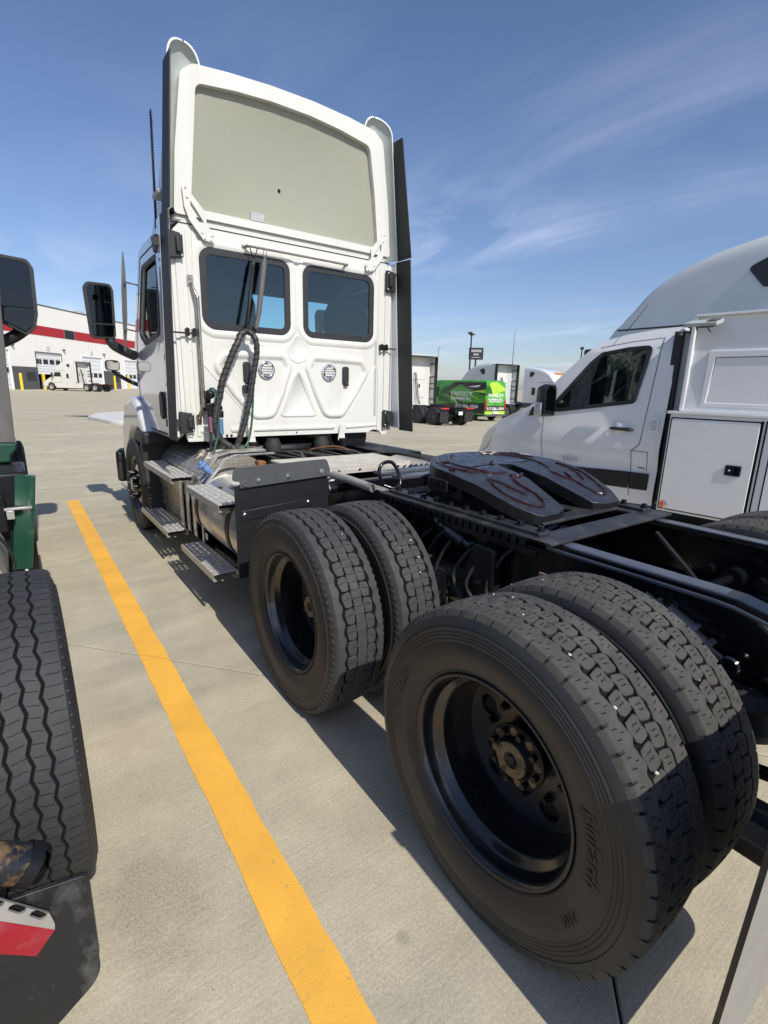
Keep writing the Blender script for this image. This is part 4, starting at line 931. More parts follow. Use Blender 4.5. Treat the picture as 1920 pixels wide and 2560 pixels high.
# --- cab shell
HW = 1.08
def cab():
    x0, x1 = CX-HW, CX+HW
    wl = rrect(-.81, 2.035, -.015, 2.665, [.10,.09,.10,.11], 7); wr_ = rrect(.118, 2.035, .908, 2.665, [.10,.11,.10,.10], 7)
    outl = rpoly([(x0+.04, 1.10), (-.78, 1.10), (-.74, 1.125), (.86, 1.125), (.92, 1.15), (1.0, 1.15), (1.04, 1.10), (x1-.02, 1.10), (x1, 1.30), (x1, 2.72), (x1-.10, 2.83), (x0+.10, 2.83), (x0, 2.72), (x0, 1.30)], [.01,.02,.02,.03,.03,.02,.01,.02,.05,.1,.06,.06,.1,.05], 4)
    b = MB(); b.prism(outl, 1, CY, CY+.03, holes=[list(reversed(wl)), list(reversed(wr_))])
    body = b.build('cab_rear_wall', 'white_paint', TK, smooth=30)
    for w, nm in ((wl, 'l'), (wr_, 'r')):
        q = MB(); inn = offset(w, .052); q.prism(offset(w, -.004), 1, CY-.006, CY+.012, holes=[list(reversed(inn))]); so = q.build('rear_window', 'black_plastic', TK, bevel=.003)
        g = MB(); g.prism(offset(w, .045), 1, CY+.002, CY+.007); g.build('pane', 'tinted_glass', so)
        # raised flange round the opening
        fl = MB(); loops = []
        for d, y in ((-.075, CY+.003), (-.055, CY-.012), (-.020, CY-.012), (.004, CY-.001)): loops.append([Vector((x, y, z)) for x, z in offset(w, d)])
        fl.loft(loops, False, False); fl.build('window_flange', 'white_paint', TK, smooth=60)
    # pressed stiffening shapes: loops stepping out of the wall and back in
    def press(pts, r, prof, name='pressing'):
        base = rpoly(pts, r, 7); p = MB(); loops = [[Vector((x, CY + y, z)) for x, z in offset(base, d)] for d, y in prof]
        p.loft(loops, False, True); p.build(name, 'white_paint', TK, smooth=60)
    DP = [(0, .003), (.008, -.006), (.020, -.019), (.032, -.023), (.050, -.023), (.062, -.018), (.078, -.0035), (.088, -.0015)]
    press([(-.40, 1.270), (-.19, 1.275), (-.085, 1.50), (.005, 1.76), (-.06, 1.895), (-.66, 1.880), (-.765, 1.74), (-.60, 1.49)], [.12,.13,.3,.12,.11,.12,.11,.3], DP)
    press([(.33, 1.275), (.555, 1.270), (.72, 1.49), (.885, 1.74), (.80, 1.885), (.19, 1.900), (.115, 1.76), (.22, 1.50)], [.13,.12,.3,.11,.12,.11,.12,.3], DP)
    SH = [(0, .003), (.006, -.004), (.014, -.0065), (.022, -.0015)]
    press([(-.16, 1.290), (.275, 1.290), (.145, 1.64), (.06, 1.775), (-.03, 1.64)], [.06,.06,.2,.10,.2], [(0, .003), (.006, -.003), (.012, -.008), (.018, -.009), (.026, -.009), (.032, -.005), (.038, -.001)])
    press([(.06, 1.785), (.15, 1.82), (.205, 1.915), (.10, 2.04), (.06, 2.06), (.02, 2.04), (-.065, 1.915), (-.03, 1.82)], [.05,.05,.04,.04,.03,.04,.04,.05], SH)
    press([(-.62, 1.165), (.46, 1.165), (.46, 1.215), (-.62, 1.215)], .02, [(0, .002), (.008, -.010), (.016, -.013)], 'sill_bead')
    press([(.58, 1.165), (.98, 1.18), (.98, 1.215), (.58, 1.215)], .015, [(0, .002), (.008, -.008), (.014, -.010)], 'sill_bead')
    press([(-.90, 1.165), (-.70, 1.165), (-.70, 1.215), (-.90, 1.215)], .015, [(0, .002), (.008, -.008), (.014, -.010)], 'sill_bead')
    for pts in ([(-.93, 1.86), (-.92, 1.875), (-.44, 1.32), (-.45, 1.30)], [(.99, 1.88), (1.0, 1.865), (.64, 1.33), (.62, 1.335)]):
        q = MB(); q.loft([[Vector((x, CY+.001, z)) for x, z in pts], [Vector((x, CY-.005, z)) for x, z in offset(list(reversed(pts)), .003)[::-1]]], False, True); q.build('crease', 'white_paint', TK)
    # side posts: vertical ribbed return at either edge
    for s in (-1, 1):
        xe = CX + s*HW
        for d, w, pr in ((.055, .05, .012), (.135, .035, .008)):
            q = MB(); q.box((xe - s*d - w/2, CY-pr, 1.14), (xe - s*d + w/2, CY+.002, 2.76)); q.build('post_rib', 'white_paint', TK, bevel=.006, seg=3)
        q = MB(); q.box((xe - s*.182 - .013, CY-.004, 1.30), (xe - s*.182 + .013, CY+.002, 2.35 if s < 0 else 2.75)); q.build('seam_sealer', 'primer_grey', TK)
        q = MB(); q.box((xe - s*.185 - .018, CY-.0068, 2.42), (xe - s*.185 + .018, CY-.0045, 2.76)); q.build('reflective_tape', 'reflector_tape', TK)
        rv = MB()
        for k in range(14): rv.sphere((xe - s*.18, CY-.005, 1.36+.075*k), .004, 6, 4)
        rv.build('rivets', 'white_paint', TK)['kind'] = 'stuff'
    rv = MB()
    for k in range(16): rv.box((-.58+.10*k-.008, CY-.003, 1.248), (-.58+.10*k+.008, CY+.001, 1.256))
    rv.build('tabs', 'white_paint', TK)['kind'] = 'stuff'
    for xa, xb in ((-.66, -.38), (.62, .86)):
        MB().box((xa, CY-.003, 2.735), (xb, CY+.001, 2.778)).build('reflective_tape', 'reflector_tape', TK)
    # roof cap and drip seam
    b = MB(); b.box((x0+.02, CY-.004, 2.806), (x1-.02, CY+.02, 2.813)); b.build('roof_seam', 'black_plastic', TK)
    prof = [(CY+.005, 2.815), (CY+.0, 2.865), (CY+.06, 2.885), (4.40, 2.90), (4.70, 2.83), (4.74, 2.77), (4.6, 2.80)]
    b = MB(); b.prism(prof, 0, x0+.05, x1-.05); b.build('cab_roof', 'white_paint', TK, bevel=.02)
    # side walls with door windows
    for s in (-1, 1):
        xe = CX + s*HW
        side = [(CY+.03, 1.16), (CY+.20, 1.10), (5.20, 1.09), (5.30, 1.60), (5.28, 1.95), (4.72, 2.76), (4.55, 2.80), (CY+.03, 2.80)]
        win = rpoly([(4.13, 2.02), (4.72, 1.96), (4.93, 2.06), (4.60, 2.60), (4.03, 2.61)], [.06, .05, .06, .07, .06], 5)
        b = MB(); b.prism(side, 0, xe - .02, xe + .02, holes=[list(reversed(win))]); b.build('cab_side', 'white_gloss', TK, bevel=.01)
        b = MB(); xo = xe + s*.021; b.prism(offset(win, -.028), 0, min(xo, xo+s*.006), max(xo, xo+s*.006), holes=[list(reversed(offset(win, .012)))]); wd = b.build('door_window', 'black_plastic', TK)
        b = MB(); b.prism(offset(win, .003), 0, xe-.002, xe+.002); b.build('pane', 'tinted_glass', wd)
        # door outline groove, sail panel and handle
        b = MB()
        dl = rpoly([(4.02, 1.13), (5.16, 1.13), (5.22, 1.60), (5.12, 2.0), (4.66, 2.70), (3.95, 2.72)], .06, 4)
        b.prism(offset(dl, -.006), 0, min(xo, xo+s*.0015), max(xo, xo+s*.0015), holes=[list(reversed(offset(dl, .004)))]); b.build('door_gap', 'groove', TK)
        b = MB(); b.prism(rrect(4.10, 1.26, 4.24, 1.51, .065, 7), 0, min(xo, xo+s*.028), max(xo, xo+s*.028)); b.build('door_handle', 'black_plastic', TK, bevel=.02, seg=3)
        b = MB(); b.prism([(CY+.0, 1.14), (CY+.28, 1.12), (CY+.26, 2.78), (CY+.0, 2.80)], 0, min(xo, xo+s*.03), max(xo, xo+s*.03)); b.build('rear_corner_trim', 'white_gloss', TK, bevel=.025, seg=3)
        b = MB(); b.box((min(xo, xo+s*.032), CY+.02, 1.14), (max(xo, xo+s*.032), CY+.05, 1.30)); b.build('side_marker', 'tail_red', TK, bevel=.004)
    # windscreen, floor, dash, seats
    b = MB(); b.sheet([(x0+.06, 4.735, 2.765), (x1-.06, 4.735, 2.765), (x1-.06, 5.30, 1.95), (x0+.06, 5.30, 1.95)]); b.build('windscreen', 'clear_glass', TK)
    b = MB(); b.box((x0+.05, CY+.04, 1.14), (x1-.05, 5.28, 1.20)); b.box((x0+.05, 4.95, 1.2), (x1-.05, 5.28, 1.93)); b.box((x0+.05, CY+.04, 2.74), (x1-.05, 4.68, 2.79)); b.box((x0+.05, 4.55, 2.52), (x1-.05, 4.68, 2.74)); b.build('cab_interior', 'interior', TK)
    for xs in (-.47, .80):
        b = MB(); b.box((xs-.26, 4.05, 1.45), (xs+.26, 4.55, 1.68)); b.build('seat', 'seat_grey', TK, bevel=.06, seg=3)
        b = MB(); b.prism(rpoly([(xs-.25, 1.62), (xs+.25, 1.62), (xs+.25, 2.32), (xs+.15, 2.52), (xs-.15, 2.52), (xs-.25, 2.32)], .08), 1, 3.93, 4.08); b.build('seat_back', 'seat_grey', TK, bevel=.05, seg=3)
    b = MB(); b.torus((CX-.52, 4.80, 2.0), .22, .016, 1, 28, 8); b.build('steering_wheel', 'interior', TK)
    # hood and fenders
    def sec(y, w, zt, zb): return [Vector((CX-w, y, zb)), Vector((CX+w, y, zb)), Vector((CX+w, y, zt-.16)), Vector((CX+w*.86, y, zt-.03)), Vector((CX+w*.5, y, zt)), Vector((CX-w*.5, y, zt)), Vector((CX-w*.86, y, zt-.03)), Vector((CX-w, y, zt-.16))]
    b = MB(); b.loft([sec(5.24, 1.03, 1.98, 1.12), sec(5.6, .98, 1.86, 1.05), sec(6.1, .92, 1.66, .9), sec(6.5, .82, 1.40, .8), sec(6.62, .74, 1.2, .8)]); b.build('hood', 'white_gloss', TK, smooth=50)
    for s in (-1, 1):
        arc = [(5.17 + .61*math.cos(R(a)), .50 + .61*math.sin(R(a))) for a in range(8, 137, 8)]
        f = [(4.68, 1.02), (4.84, 1.18), (5.05, 1.36), (5.30, 1.44), (5.75, 1.34), (6.02, 1.05), (6.08, .80), (6.0, .58)] ; f = list(reversed(f)) ; f = f + list(reversed(arc))
        xa = CX + s*.85; xb = s*1.135
        b = MB(); b.prism(f, 0, min(xa, xb), max(xa, xb)); b.build('front_fender', 'white_gloss', TK, bevel=.05, seg=3)
        b = MB(); b.prism([(4.60, .28), (4.64, .26), (4.74, .62), (4.80, .92), (4.74, 1.06), (4.68, 1.06), (4.72, .90), (4.66, .62)], 0, min(s*.66, s*1.175), max(s*.66, s*1.175)); b.build('fender_liner', 'black_plastic', TK, bevel=.01)
        b = MB(); b.box((min(s*.55, s*1.17), 4.62, .98), (max(s*.55, s*1.17), 5.0, 1.10)); b.build('liner_top', 'black_plastic', TK, bevel=.02)
    b = MB(); b.prism(rpoly([(-1.2, 6.35), (1.2, 6.35), (1.1, 6.72), (.8, 6.82), (-.8, 6.82), (-1.1, 6.72)], .06), 2, .32, .72); b.build('bumper', 'black_plastic', TK, bevel=.04)
    b = MB(); b.prism(rpoly([(-.55, .78), (.65, .78), (.60, 1.20), (-.50, 1.20)], .08), 1, 6.60, 6.66); b.build('grille', 'black_plastic', TK, bevel=.02)
    # dark underside between the rails, cab mounts
    b = MB(); b.box((-.40, 3.75, .80), (.42, 6.3, 1.06)); b.build('engine', 'black_satin', TK, bevel=.08)
    for x in (-.43, .53):
        b = MB(); b.cyl((x, CY-.05, .80), (x, CY-.05, 1.02), .035, n=14); b.cyl((x, CY-.05, 1.0), (x, CY-.05, 1.08), .045, n=14); b.build('cab_shock', 'black_satin', TK)
        b = MB(); b.prism(rpoly([(x-.055, 1.05), (x+.035, 1.05), (x+.012, 1.22), (x-.022, 1.22)], [.02,.02,.015,.015]), 1, CY-.035, CY-.018); b.cyl((x, CY-.04, 1.08), (x, CY-.018, 1.08), .022, n=12); b.build('shock_bracket', 'white_paint', TK, bevel=.003)
    for x in (-.22, .30):
        b = MB(); b.lathe([(.93, 0), (.93, .055), (.95, .075), (1.05, .08), (1.085, .06), (1.10, .06), (1.10, 0)], (x, CY+.0, 0), 2, 24); b.build('cab_air_bag', 'rubber', TK)
    b = MB(); b.box((-.60, CY-.14, .90), (.62, CY-.04, .95)); b.box((-.40, CY-.25, .94), (.40, CY+.5, .955)); b.box((.62, 2.9, .92), (.98, 3.9, 1.0)); b.build('cab_support', 'black_satin', TK, bevel=.01)
    b = MB()
    for k in range(9):
        xs = -.35 + .085*k; b.tube(smooth_path([(xs, 3.5, .99), (xs+.1*math.sin(k*2.1), 3.2, 1.0+.02*math.sin(k)), (xs+.06*math.cos(k*1.7), 2.9, 1.0), (xs*.8, 2.75, .96)]), .010+.004*(k % 2), 7)
    b.build('cable_bundle', 'hose_black', TK)
    MB().tube(smooth_path([(.10, 3.5, 1.0), (.25, 3.3, 1.04), (.36, 3.1, 1.0), (.40, 2.9, .98)]), .009, 7).build('brown_hose', 'rust', TK)
    b = MB(); b.cyl((.74, 3.74, 1.08), (.74, 3.95, 1.08), .16, n=24); b.build('muffler_end', 'black_satin', TK)
cab()

def details_on_wall():
    for x, k in ((-.265, 0), (.384, 1)):
        b = MB(); b.torus((x, CY-.018, 1.725), .064, .014, 1, 36, 8); b.lathe([(CY-.004, .064), (CY-.030, .060)], (x, 0, 1.725), 1, 36); v = b.build('vent', 'chrome', TK)
        q = MB()
        for i in range(4): q.box((x-.05, CY-.022, 1.69+.022*i), (x+.05, CY-.014, 1.703+.022*i))
        q.build('vent_slats', 'white_paint', v)
    for x in (-.452, .574):
        b = MB(); b.prism(rrect(x-.033, 1.62, x+.033, 1.785, .022), 1, CY-.030, CY-.001); b.box((x-.018, CY-.034, 1.595), (x+.030, CY-.002, 1.625)); b.build('vent_flap', 'black_plastic', TK, bevel=.006)
    # grab handle
    b = MB(); b.tube(smooth_path([(-.893, CY-.012, 2.37), (-.886, CY-.035, 2.335), (-.868, CY-.065, 2.27), (-.862, CY-.07, 2.20), (-.862, CY-.07, 1.46), (-.866, CY-.067, 1.41), (-.884, CY-.038, 1.345), (-.896, CY-.012, 1.31)], 6), .0145, 12); h = b.build('grab_handle', 'stainless', TK)
    for z in (2.395, 1.29): 
        q = MB(); q.prism(rrect(-.918, z-.04, -.872, z+.04, .012), 1, CY-.018, CY-.008); q.sphere((-.895, CY-.02, z+.012), .010, 8, 5); q.build('handle_foot', 'stainless', h)
    # hose rod and hangers
    b = MB(); b.tube(smooth_path([(-.435, CY-.01, 2.715), (-.40, CY-.055, 2.716), (-.36, CY-.06, 2.716), (.49, CY-.06, 2.712), (.53, CY-.055, 2.712), (.565, CY-.01, 2.712)], 5), .010, 10)
    for x in (-.44, .57): b.lathe([(CY-.001, .020), (CY-.012, .018), (CY-.014, 0)], (x, 0, 2.714), 1, 14)
    b.build('hose_rod', 'stainless', TK)
    b = MB(); b.torus((-.27, CY-.065, 2.685), .030, .004, 0, 18, 6); b.build('hanger_ring', 'chrome', TK)
    b = MB(); b.tube([(-.27, CY-.07, 2.655), (-.285, CY-.075, 2.60), (-.36, CY-.11, 2.20), (-.395, CY-.12, 2.06)], [.006, .024, .022, .016], 12); b.build('hanger_sleeve', 'grey_rubber', TK)
    b = MB(); b.tube([(-.35, CY-.05, 2.66), (-.375, CY-.06, 2.58), (-.43, CY-.10, 2.30), (-.47, CY-.12, 2.08), (-.485, CY-.125, 2.02)], [.005, .013, .012, .010, .010], 8)
    ptA, ptB = Vector((-.375, CY-.06, 2.58)), Vector((-.475, CY-.12, 2.06))
    hp = []
    for k in range(220):
        t = k/219; c = ptA.lerp(ptB, t); a = k*.9; hp.append(c + Vector((.016*math.cos(a), .016*math.sin(a), 0)))
    b.tube(hp, .0045, 5); b.tube([(-.335, CY-.06, 2.705), (-.37, CY-.06, 2.61), (-.40, CY-.06, 2.705)], .005, 6); b.build('hanger_spring', 'print_black', TK)
    # spiral-wrapped air hoses
    def wrapped(path, r, name):
        P = smooth_path(path, 10); b = MB(); b.tube(P, r, 12); o = b.build(name, 'hose_wrap', TK)
        L_ = [0]
        for i in range(1, len(P)): L_.append(L_[-1] + (P[i]-P[i-1]).length)
        q = MB(); hp = []; n = int(L_[-1]/.006); j = 0; u = None
        for k in range(n):
            d = L_[-1]*k/(n-1)
            while j < len(P)-2 and L_[j+1] < d: j += 1
            f = (d-L_[j])/max(1e-6, L_[j+1]-L_[j]); c = P[j].lerp(P[j+1], f); t = (P[j+1]-P[j]).normalized()
            if u is None: u = t.cross(Vector((0,1,0))).normalized()
            u = (u - t*u.dot(t)).normalized(); w = t.cross(u); a = d/.052*2*math.pi
            hp.append(c + (r+.0005)*(math.cos(a)*u + math.sin(a)*w))
        q.tube(hp, .0058, 5); q.build('spiral_guard', 'hose_black', o); return o
    Y0 = CY-.15
    wrapped([(-.485, CY-.12, 2.030), (-.535, CY-.13, 2.00), (-.575, Y0, 1.93), (-.62, Y0, 1.85), (-.72, Y0, 1.62), (-.752, Y0, 1.48), (-.79, Y0, 1.37), (-.805, Y0, 1.25), (-.765, Y0, 1.13), (-.66, Y0-.03, 1.045), (-.56, Y0-.05, .985), (-.49, Y0-.05, .955)], .027, 'air_hose')
    wrapped([(-.485, CY-.12, 2.032), (-.435, CY-.13, 2.01), (-.412, Y0, 1.95), (-.410, Y0, 1.85), (-.445, Y0, 1.68), (-.482, Y0, 1.50), (-.537, Y0, 1.29), (-.60, Y0, 1.11), (-.635, Y0, 1.04), (-.66, Y0+.03, .95)], .024, 'air_hose')
    b = MB(); b.tube(smooth_path([(-.62, Y0-.03, 1.03), (-.55, Y0-.06, .985), (-.48, Y0-.06, .945), (-.44, Y0-.04, .93)]), .018, 10); b.build('hose_tail', 'hose_black', TK)
    b = MB(); b.tube(smooth_path([(-.455, Y0, 1.56), (-.460, Y0, 1.46), (-.475, Y0, 1.30), (-.497, Y0, 1.17), (-.53, Y0-.01, 1.085), (-.58, Y0-.03, 1.05), (-.63, Y0-.02, 1.055)]), .010, 8)
    b.tube(smooth_path([(-.85, Y0, 1.47), (-.835, Y0-.02, 1.545), (-.80, Y0-.03, 1.54), (-.775, Y0-.02, 1.46), (-.775, Y0-.01, 1.30), (-.79, Y0-.02, 1.17), (-.83, Y0-.04, 1.06), (-.85, Y0-.05, .97)]), .010, 8)
    b.build('green_hose', 'hose_green', TK)
    # gladhands
    b = MB(); b.box((-.875, CY-.07, 1.43), (-.80, CY-.0, 1.53)); b.box((-.86, CY-.13, 1.36), (-.79, CY-.05, 1.43)); b.sphere((-.83, Y0, 1.505), .04, 12, 8); b.box((-.77, CY-.12, 1.37), (-.72, CY-.05, 1.41)); b.cyl((-.84, Y0, 1.36), (-.84, Y0, 1.32), .022, n=12); b.cyl((-.75, Y0, 1.37), (-.75, Y0, 1.31), .024, n=12); b.build('gladhand', 'black_satin', TK, bevel=.008)
    for x, m_, z in ((-.842, 'glove_purple', 1.32), (-.755, 'glove_blue', 1.30)):
        b = MB(); pr = []
        for k in range(8): pr += [(z-.017*k, .021), (z-.017*k-.006, .024), (z-.017*k-.012, .019)]
        b.lathe(pr, (x, Y0, 0), 2, 14); b.build('hose_grip', m_, TK)
        MB().tube(smooth_path([(x, Y0, z-.13), (x-.01, Y0-.01, z-.25), (x-.02, Y0-.02, .95)]), .012, 8).build('hose_tail', 'hose_black', TK)
    b = MB(); b.prism(rrect(-.50, 1.515, -.40, 1.585, .015), 1, CY-.05, CY-.002); b.build('hose_clip', 'black_plastic', TK, bevel=.008)
    b = MB(); b.torus((-.70, CY-.25, .985), .028, .003, 1, 16, 5); b.build('wire_loop', 'chrome', TK)
    for x in (-.655, -.615): MB().sphere((x, CY-.003, 1.142), .012, 8, 6).build('plug', 'black_plastic', TK)
    MB().sphere((.03, CY-.002, 1.148), .008, 8, 6).build('plug', 'black_plastic', TK)
details_on_wall()

# --- roof fairing
def fairing():
    top = [(-.83, 3.848), (-.55, 3.878), (-.2, 3.900), (.2, 3.905), (.55, 3.888), (.83, 3.858)]
    out_ = [(-1.035, 2.865), (1.035, 2.865), (1.0, 3.30), (.955, 3.62), (.925, 3.84)] + [(x, z+.055) for x, z in reversed(top)] + [(-.925, 3.83), (-.955, 3.62), (-1.0, 3.30)]
    out_ = [(x+CX, z) for x, z in out_]; outl = rpoly(out_, [.03, .03, .3, .3, .09, .09, .6, .6, .6, .6, .09, .09, .3, .3], 5)
    inn = [(-.905, 2.925), (.885, 2.925), (.835, 3.40), (.775, 3.775), (.45, 3.822), (.15, 3.845), (-.2, 3.845), (-.5, 3.825), (-.815, 3.785), (-.855, 3.40)]
    innl = rpoly([(x+CX, z) for x, z in inn], [.05, .05, .4, .07, .5, .5, .5, .5, .07, .4], 5)
    b = MB(); b.prism(outl, 1, CY-.02, CY+.10, holes=[list(reversed(innl))]); fr = b.build('roof_fairing', 'white_paint', TK, bevel=.022, seg=4, smooth=50)
    # back panel, slightly hollow
    bm = bmesh.new(); vs = [bm.verts.new((x, 0, z)) for x, z in offset(innl, -.02)]; bm.faces.new(vs)
    for k in range(1, 12): bmesh.ops.bisect_plane(bm, geom=bm.verts[:]+bm.edges[:]+bm.faces[:], plane_co=(0, 0, 2.9+.08*k), plane_no=(0, 0, 1))
    for k in range(-6, 7): bmesh.ops.bisect_plane(bm, geom=bm.verts[:]+bm.edges[:]+bm.faces[:], plane_co=(CX+.13*k, 0, 0), plane_no=(1, 0, 0))
    for v in bm.verts:
        u = (v.co.x-CX)/.9; w = (v.co.z-3.36)/.5; v.co.y = CY + .022 + .060*max(0, 1-u*u)*max(0, 1-w*w)
    bmesh.ops.recalc_face_normals(bm, faces=bm.faces); me = bpy.data.meshes.new('back_panel'); bm.to_mesh(me); bm.free(); me.materials.append(MATS['fibreglass'])
    me.polygons.foreach_set('use_smooth', [True]*len(me.polygons)); inst('back_panel', me, fr)
    MB().prism(rrect(-.345, 2.945, -.225, 3.01, .004), 1, CY+.030, CY+.036).build('data_plate', 'aluminium_dull', fr)
    b = MB()
    for dx, dz in ((-.015, 3.0), (.03, 3.003), (-.05, 3.0)): b.sphere((-.285+dx, CY+.030, dz), .004, 6, 4)
    b.build('plate_rivets', 'zinc', fr)
    MB().sphere((-.06, CY+.076, 3.235), .014, 10, 6, (1, .5, 1.2)).build('drain_hole', 'groove', fr)
    # shell running forward over the cab roof
    def ring(y, k, zt): return [Vector((CX + (x-CX)*k, y, 2.87 + (z-2.87)*zt)) for x, z in outl]
    b = MB(); b.loft([ring(CY+.09, .985, .985), ring(4.05, .98, .96), ring(4.35, .97, .80), ring(4.65, .95, .45), ring(4.82, .93, .06)], False, True); b.build('fairing_shell', 'white_paint', fr, smooth=60)
    # corner fins: hollow half-round ears that open to the rear
    for s in (-1, 1):
        zs = [2.84, 3.0, 3.2, 3.4, 3.6, 3.75, 3.86, 3.90] + [3.90 + .163*math.sin(R(t)) for t in range(10, 91, 8)] + [4.0629]
        def cen(z): return CX + s*(1.115 - .13 - .100*(z-2.84)/1.06)
        def rad(z): return .130*math.sqrt(max(0, 1 - max(0, (z-3.90)/.163)**2)) + .003
        def loop(z, dr, dy=0.0):
            r = max(.002, rad(z)-dr*min(1, rad(z)/.06)); return [Vector((cen(z) + r*math.cos(R(a)), CY + .045 - .09*(1+s*math.cos(R(a)))/2*min(1, rad(z)/.13)**1.5 + (.9*r)*math.sin(R(a)), z - dr*max(0, (z-3.90)/.163))) for a in range(0, 181, 15)]
        b = MB(); b.loft([loop(z, 0) for z in zs], closed=False); b.build('corner_fin', 'white_gloss', fr, smooth=60)
        b = MB(); b.loft([loop(z, .012) for z in zs], closed=False); b.build('fin_liner', 'primer_grey', fr, smooth=60)
        b = MB()
        for e in (0, -1):
            b.loft([[loop(z, 0)[e], loop(z, .012)[e]] for z in zs], closed=False)
        b.build('fin_rim', 'white_gloss', fr)
        # rubber extension of the fin
        xt, xb = (CX + s*1.025, CX + s*1.12); y0 = .0
        q = [(xt, 3.665, 3.86), (xt, 3.48, 3.86), (xb, 3.41, 2.835), (xb, 3.63, 2.835)]
        b = MB(); b.loft([[Vector((x, y, z)) for x, y, z in q], [Vector((x+s*.012, y, z)) for x, y, z in q]]); b.build('fin_rubber', 'extender_black', fr, bevel=.003)
        # mounting bracket to the cab
        def bx(pts): return [(CX + s*x, z) for x, z in pts]
        o1 = bx([(.972, 3.055), (.925, 3.075), (.898, 3.015), (.795, 2.90), (.795, 2.815), (.735, 2.765), (.738, 2.692), (.825, 2.700), (.93, 2.83), (.962, 2.92)])
        if s < 0: o1 = o1[::-1]
        o1 = rpoly(o1, .012, 3)
        h1 = bx([(.912, 2.965), (.86, 2.895), (.815, 2.828), (.855, 2.828), (.914, 2.90)])
        b = MB(); b.prism(o1, 1, CY-.042, CY-.033, holes=[h1]); br = b.build('fairing_bracket', 'white_paint', fr, bevel=.002)
        for x, z in ((.945, 3.05), (.935, 2.985), (.835, 2.755), (.755, 2.745), (.815, 2.715), (.765, 2.708)): MB().sphere((CX+s*x, CY-.043, z), .009, 8, 5).build('bracket_bolt', 'zinc', fr)
    MB().box((-1.0, CY-.01, 2.872), (-.90, CY+.1, 2.90)).build('corner_gap', 'groove', fr)
fairing()
def extenders():
    for s in (-1, 1):
        # lower side extender: painted panel plus rubber edge
        xf, xb_, xt_ = CX + s*(HW+.045), s*1.165, CX*.6 + s*1.115
        q = [(xb_, 3.51, 1.17), (xt_, 3.62, 2.822), (xf, CY+.10, 2.822), (xf, CY+.10, 1.17)]
        b = MB(); b.loft([[Vector((x, y, z)) for x, y, z in q], [Vector((x+s*.02, y, z)) for x, y, z in q]]); e = b.build('side_extender', 'white_gloss', TK, bevel=.008, seg=3)
        q = [(xb_, 3.29, 1.15), (xt_, 3.395, 2.815), (xt_, 3.625, 2.822), (xb_, 3.515, 1.15)]
        b = MB(); b.loft([[Vector((x+s*.004, y, z)) for x, y, z in q], [Vector((x+s*.017, y, z)) for x, y, z in q]]); b.build('extender_rubber', 'extender_black', e, bevel=.003)
        for z0, z1 in ((2.53, 2.74), (1.17, 1.36)):
            xa, xb = CX+s*.99, CX+s*1.11
            b = MB(); b.prism(rpoly([(min(xa,xb), z0), (max(xa,xb), z0+.02), (max(xa,xb), z1-.02), (min(xa,xb), z1)], .012), 1, CY-.05, CY-.012); b.box((CX+s*1.03-.02, CY-.075, z0+.05), (CX+s*1.03+.02, CY-.05, z1-.05)); br = b.build('extender_bracket', 'black_plastic', TK, bevel=.01)
            for z in (z0+.03, z1-.03): MB().sphere((CX+s*1.005, CY-.052, z), .009, 8, 5).build('bolt', 'zinc', br)
            MB().box((min(CX+s*1.08, xb_), CY-.045, (z0+z1)/2-.03), (max(CX+s*1.08, xb_), CY-.02, (z0+z1)/2+.03)).build('strut', 'black_plastic', br)
        b = MB(); b.tube([(CX+s*.93, CY-.045, 1.985), (CX+s*1.13, CY-.05, 1.985)], .007, 8)
        for x in (.945, 1.0): b.box((CX+s*x-.014, CY-.06, 1.965), (CX+s*x+.014, CY-.0, 2.02)); b.sphere((CX+s*x, CY-.045, 2.015), .015, 8, 6)
        b.build('stay_rod', 'rust' if False else 'black_satin', TK)
extenders()

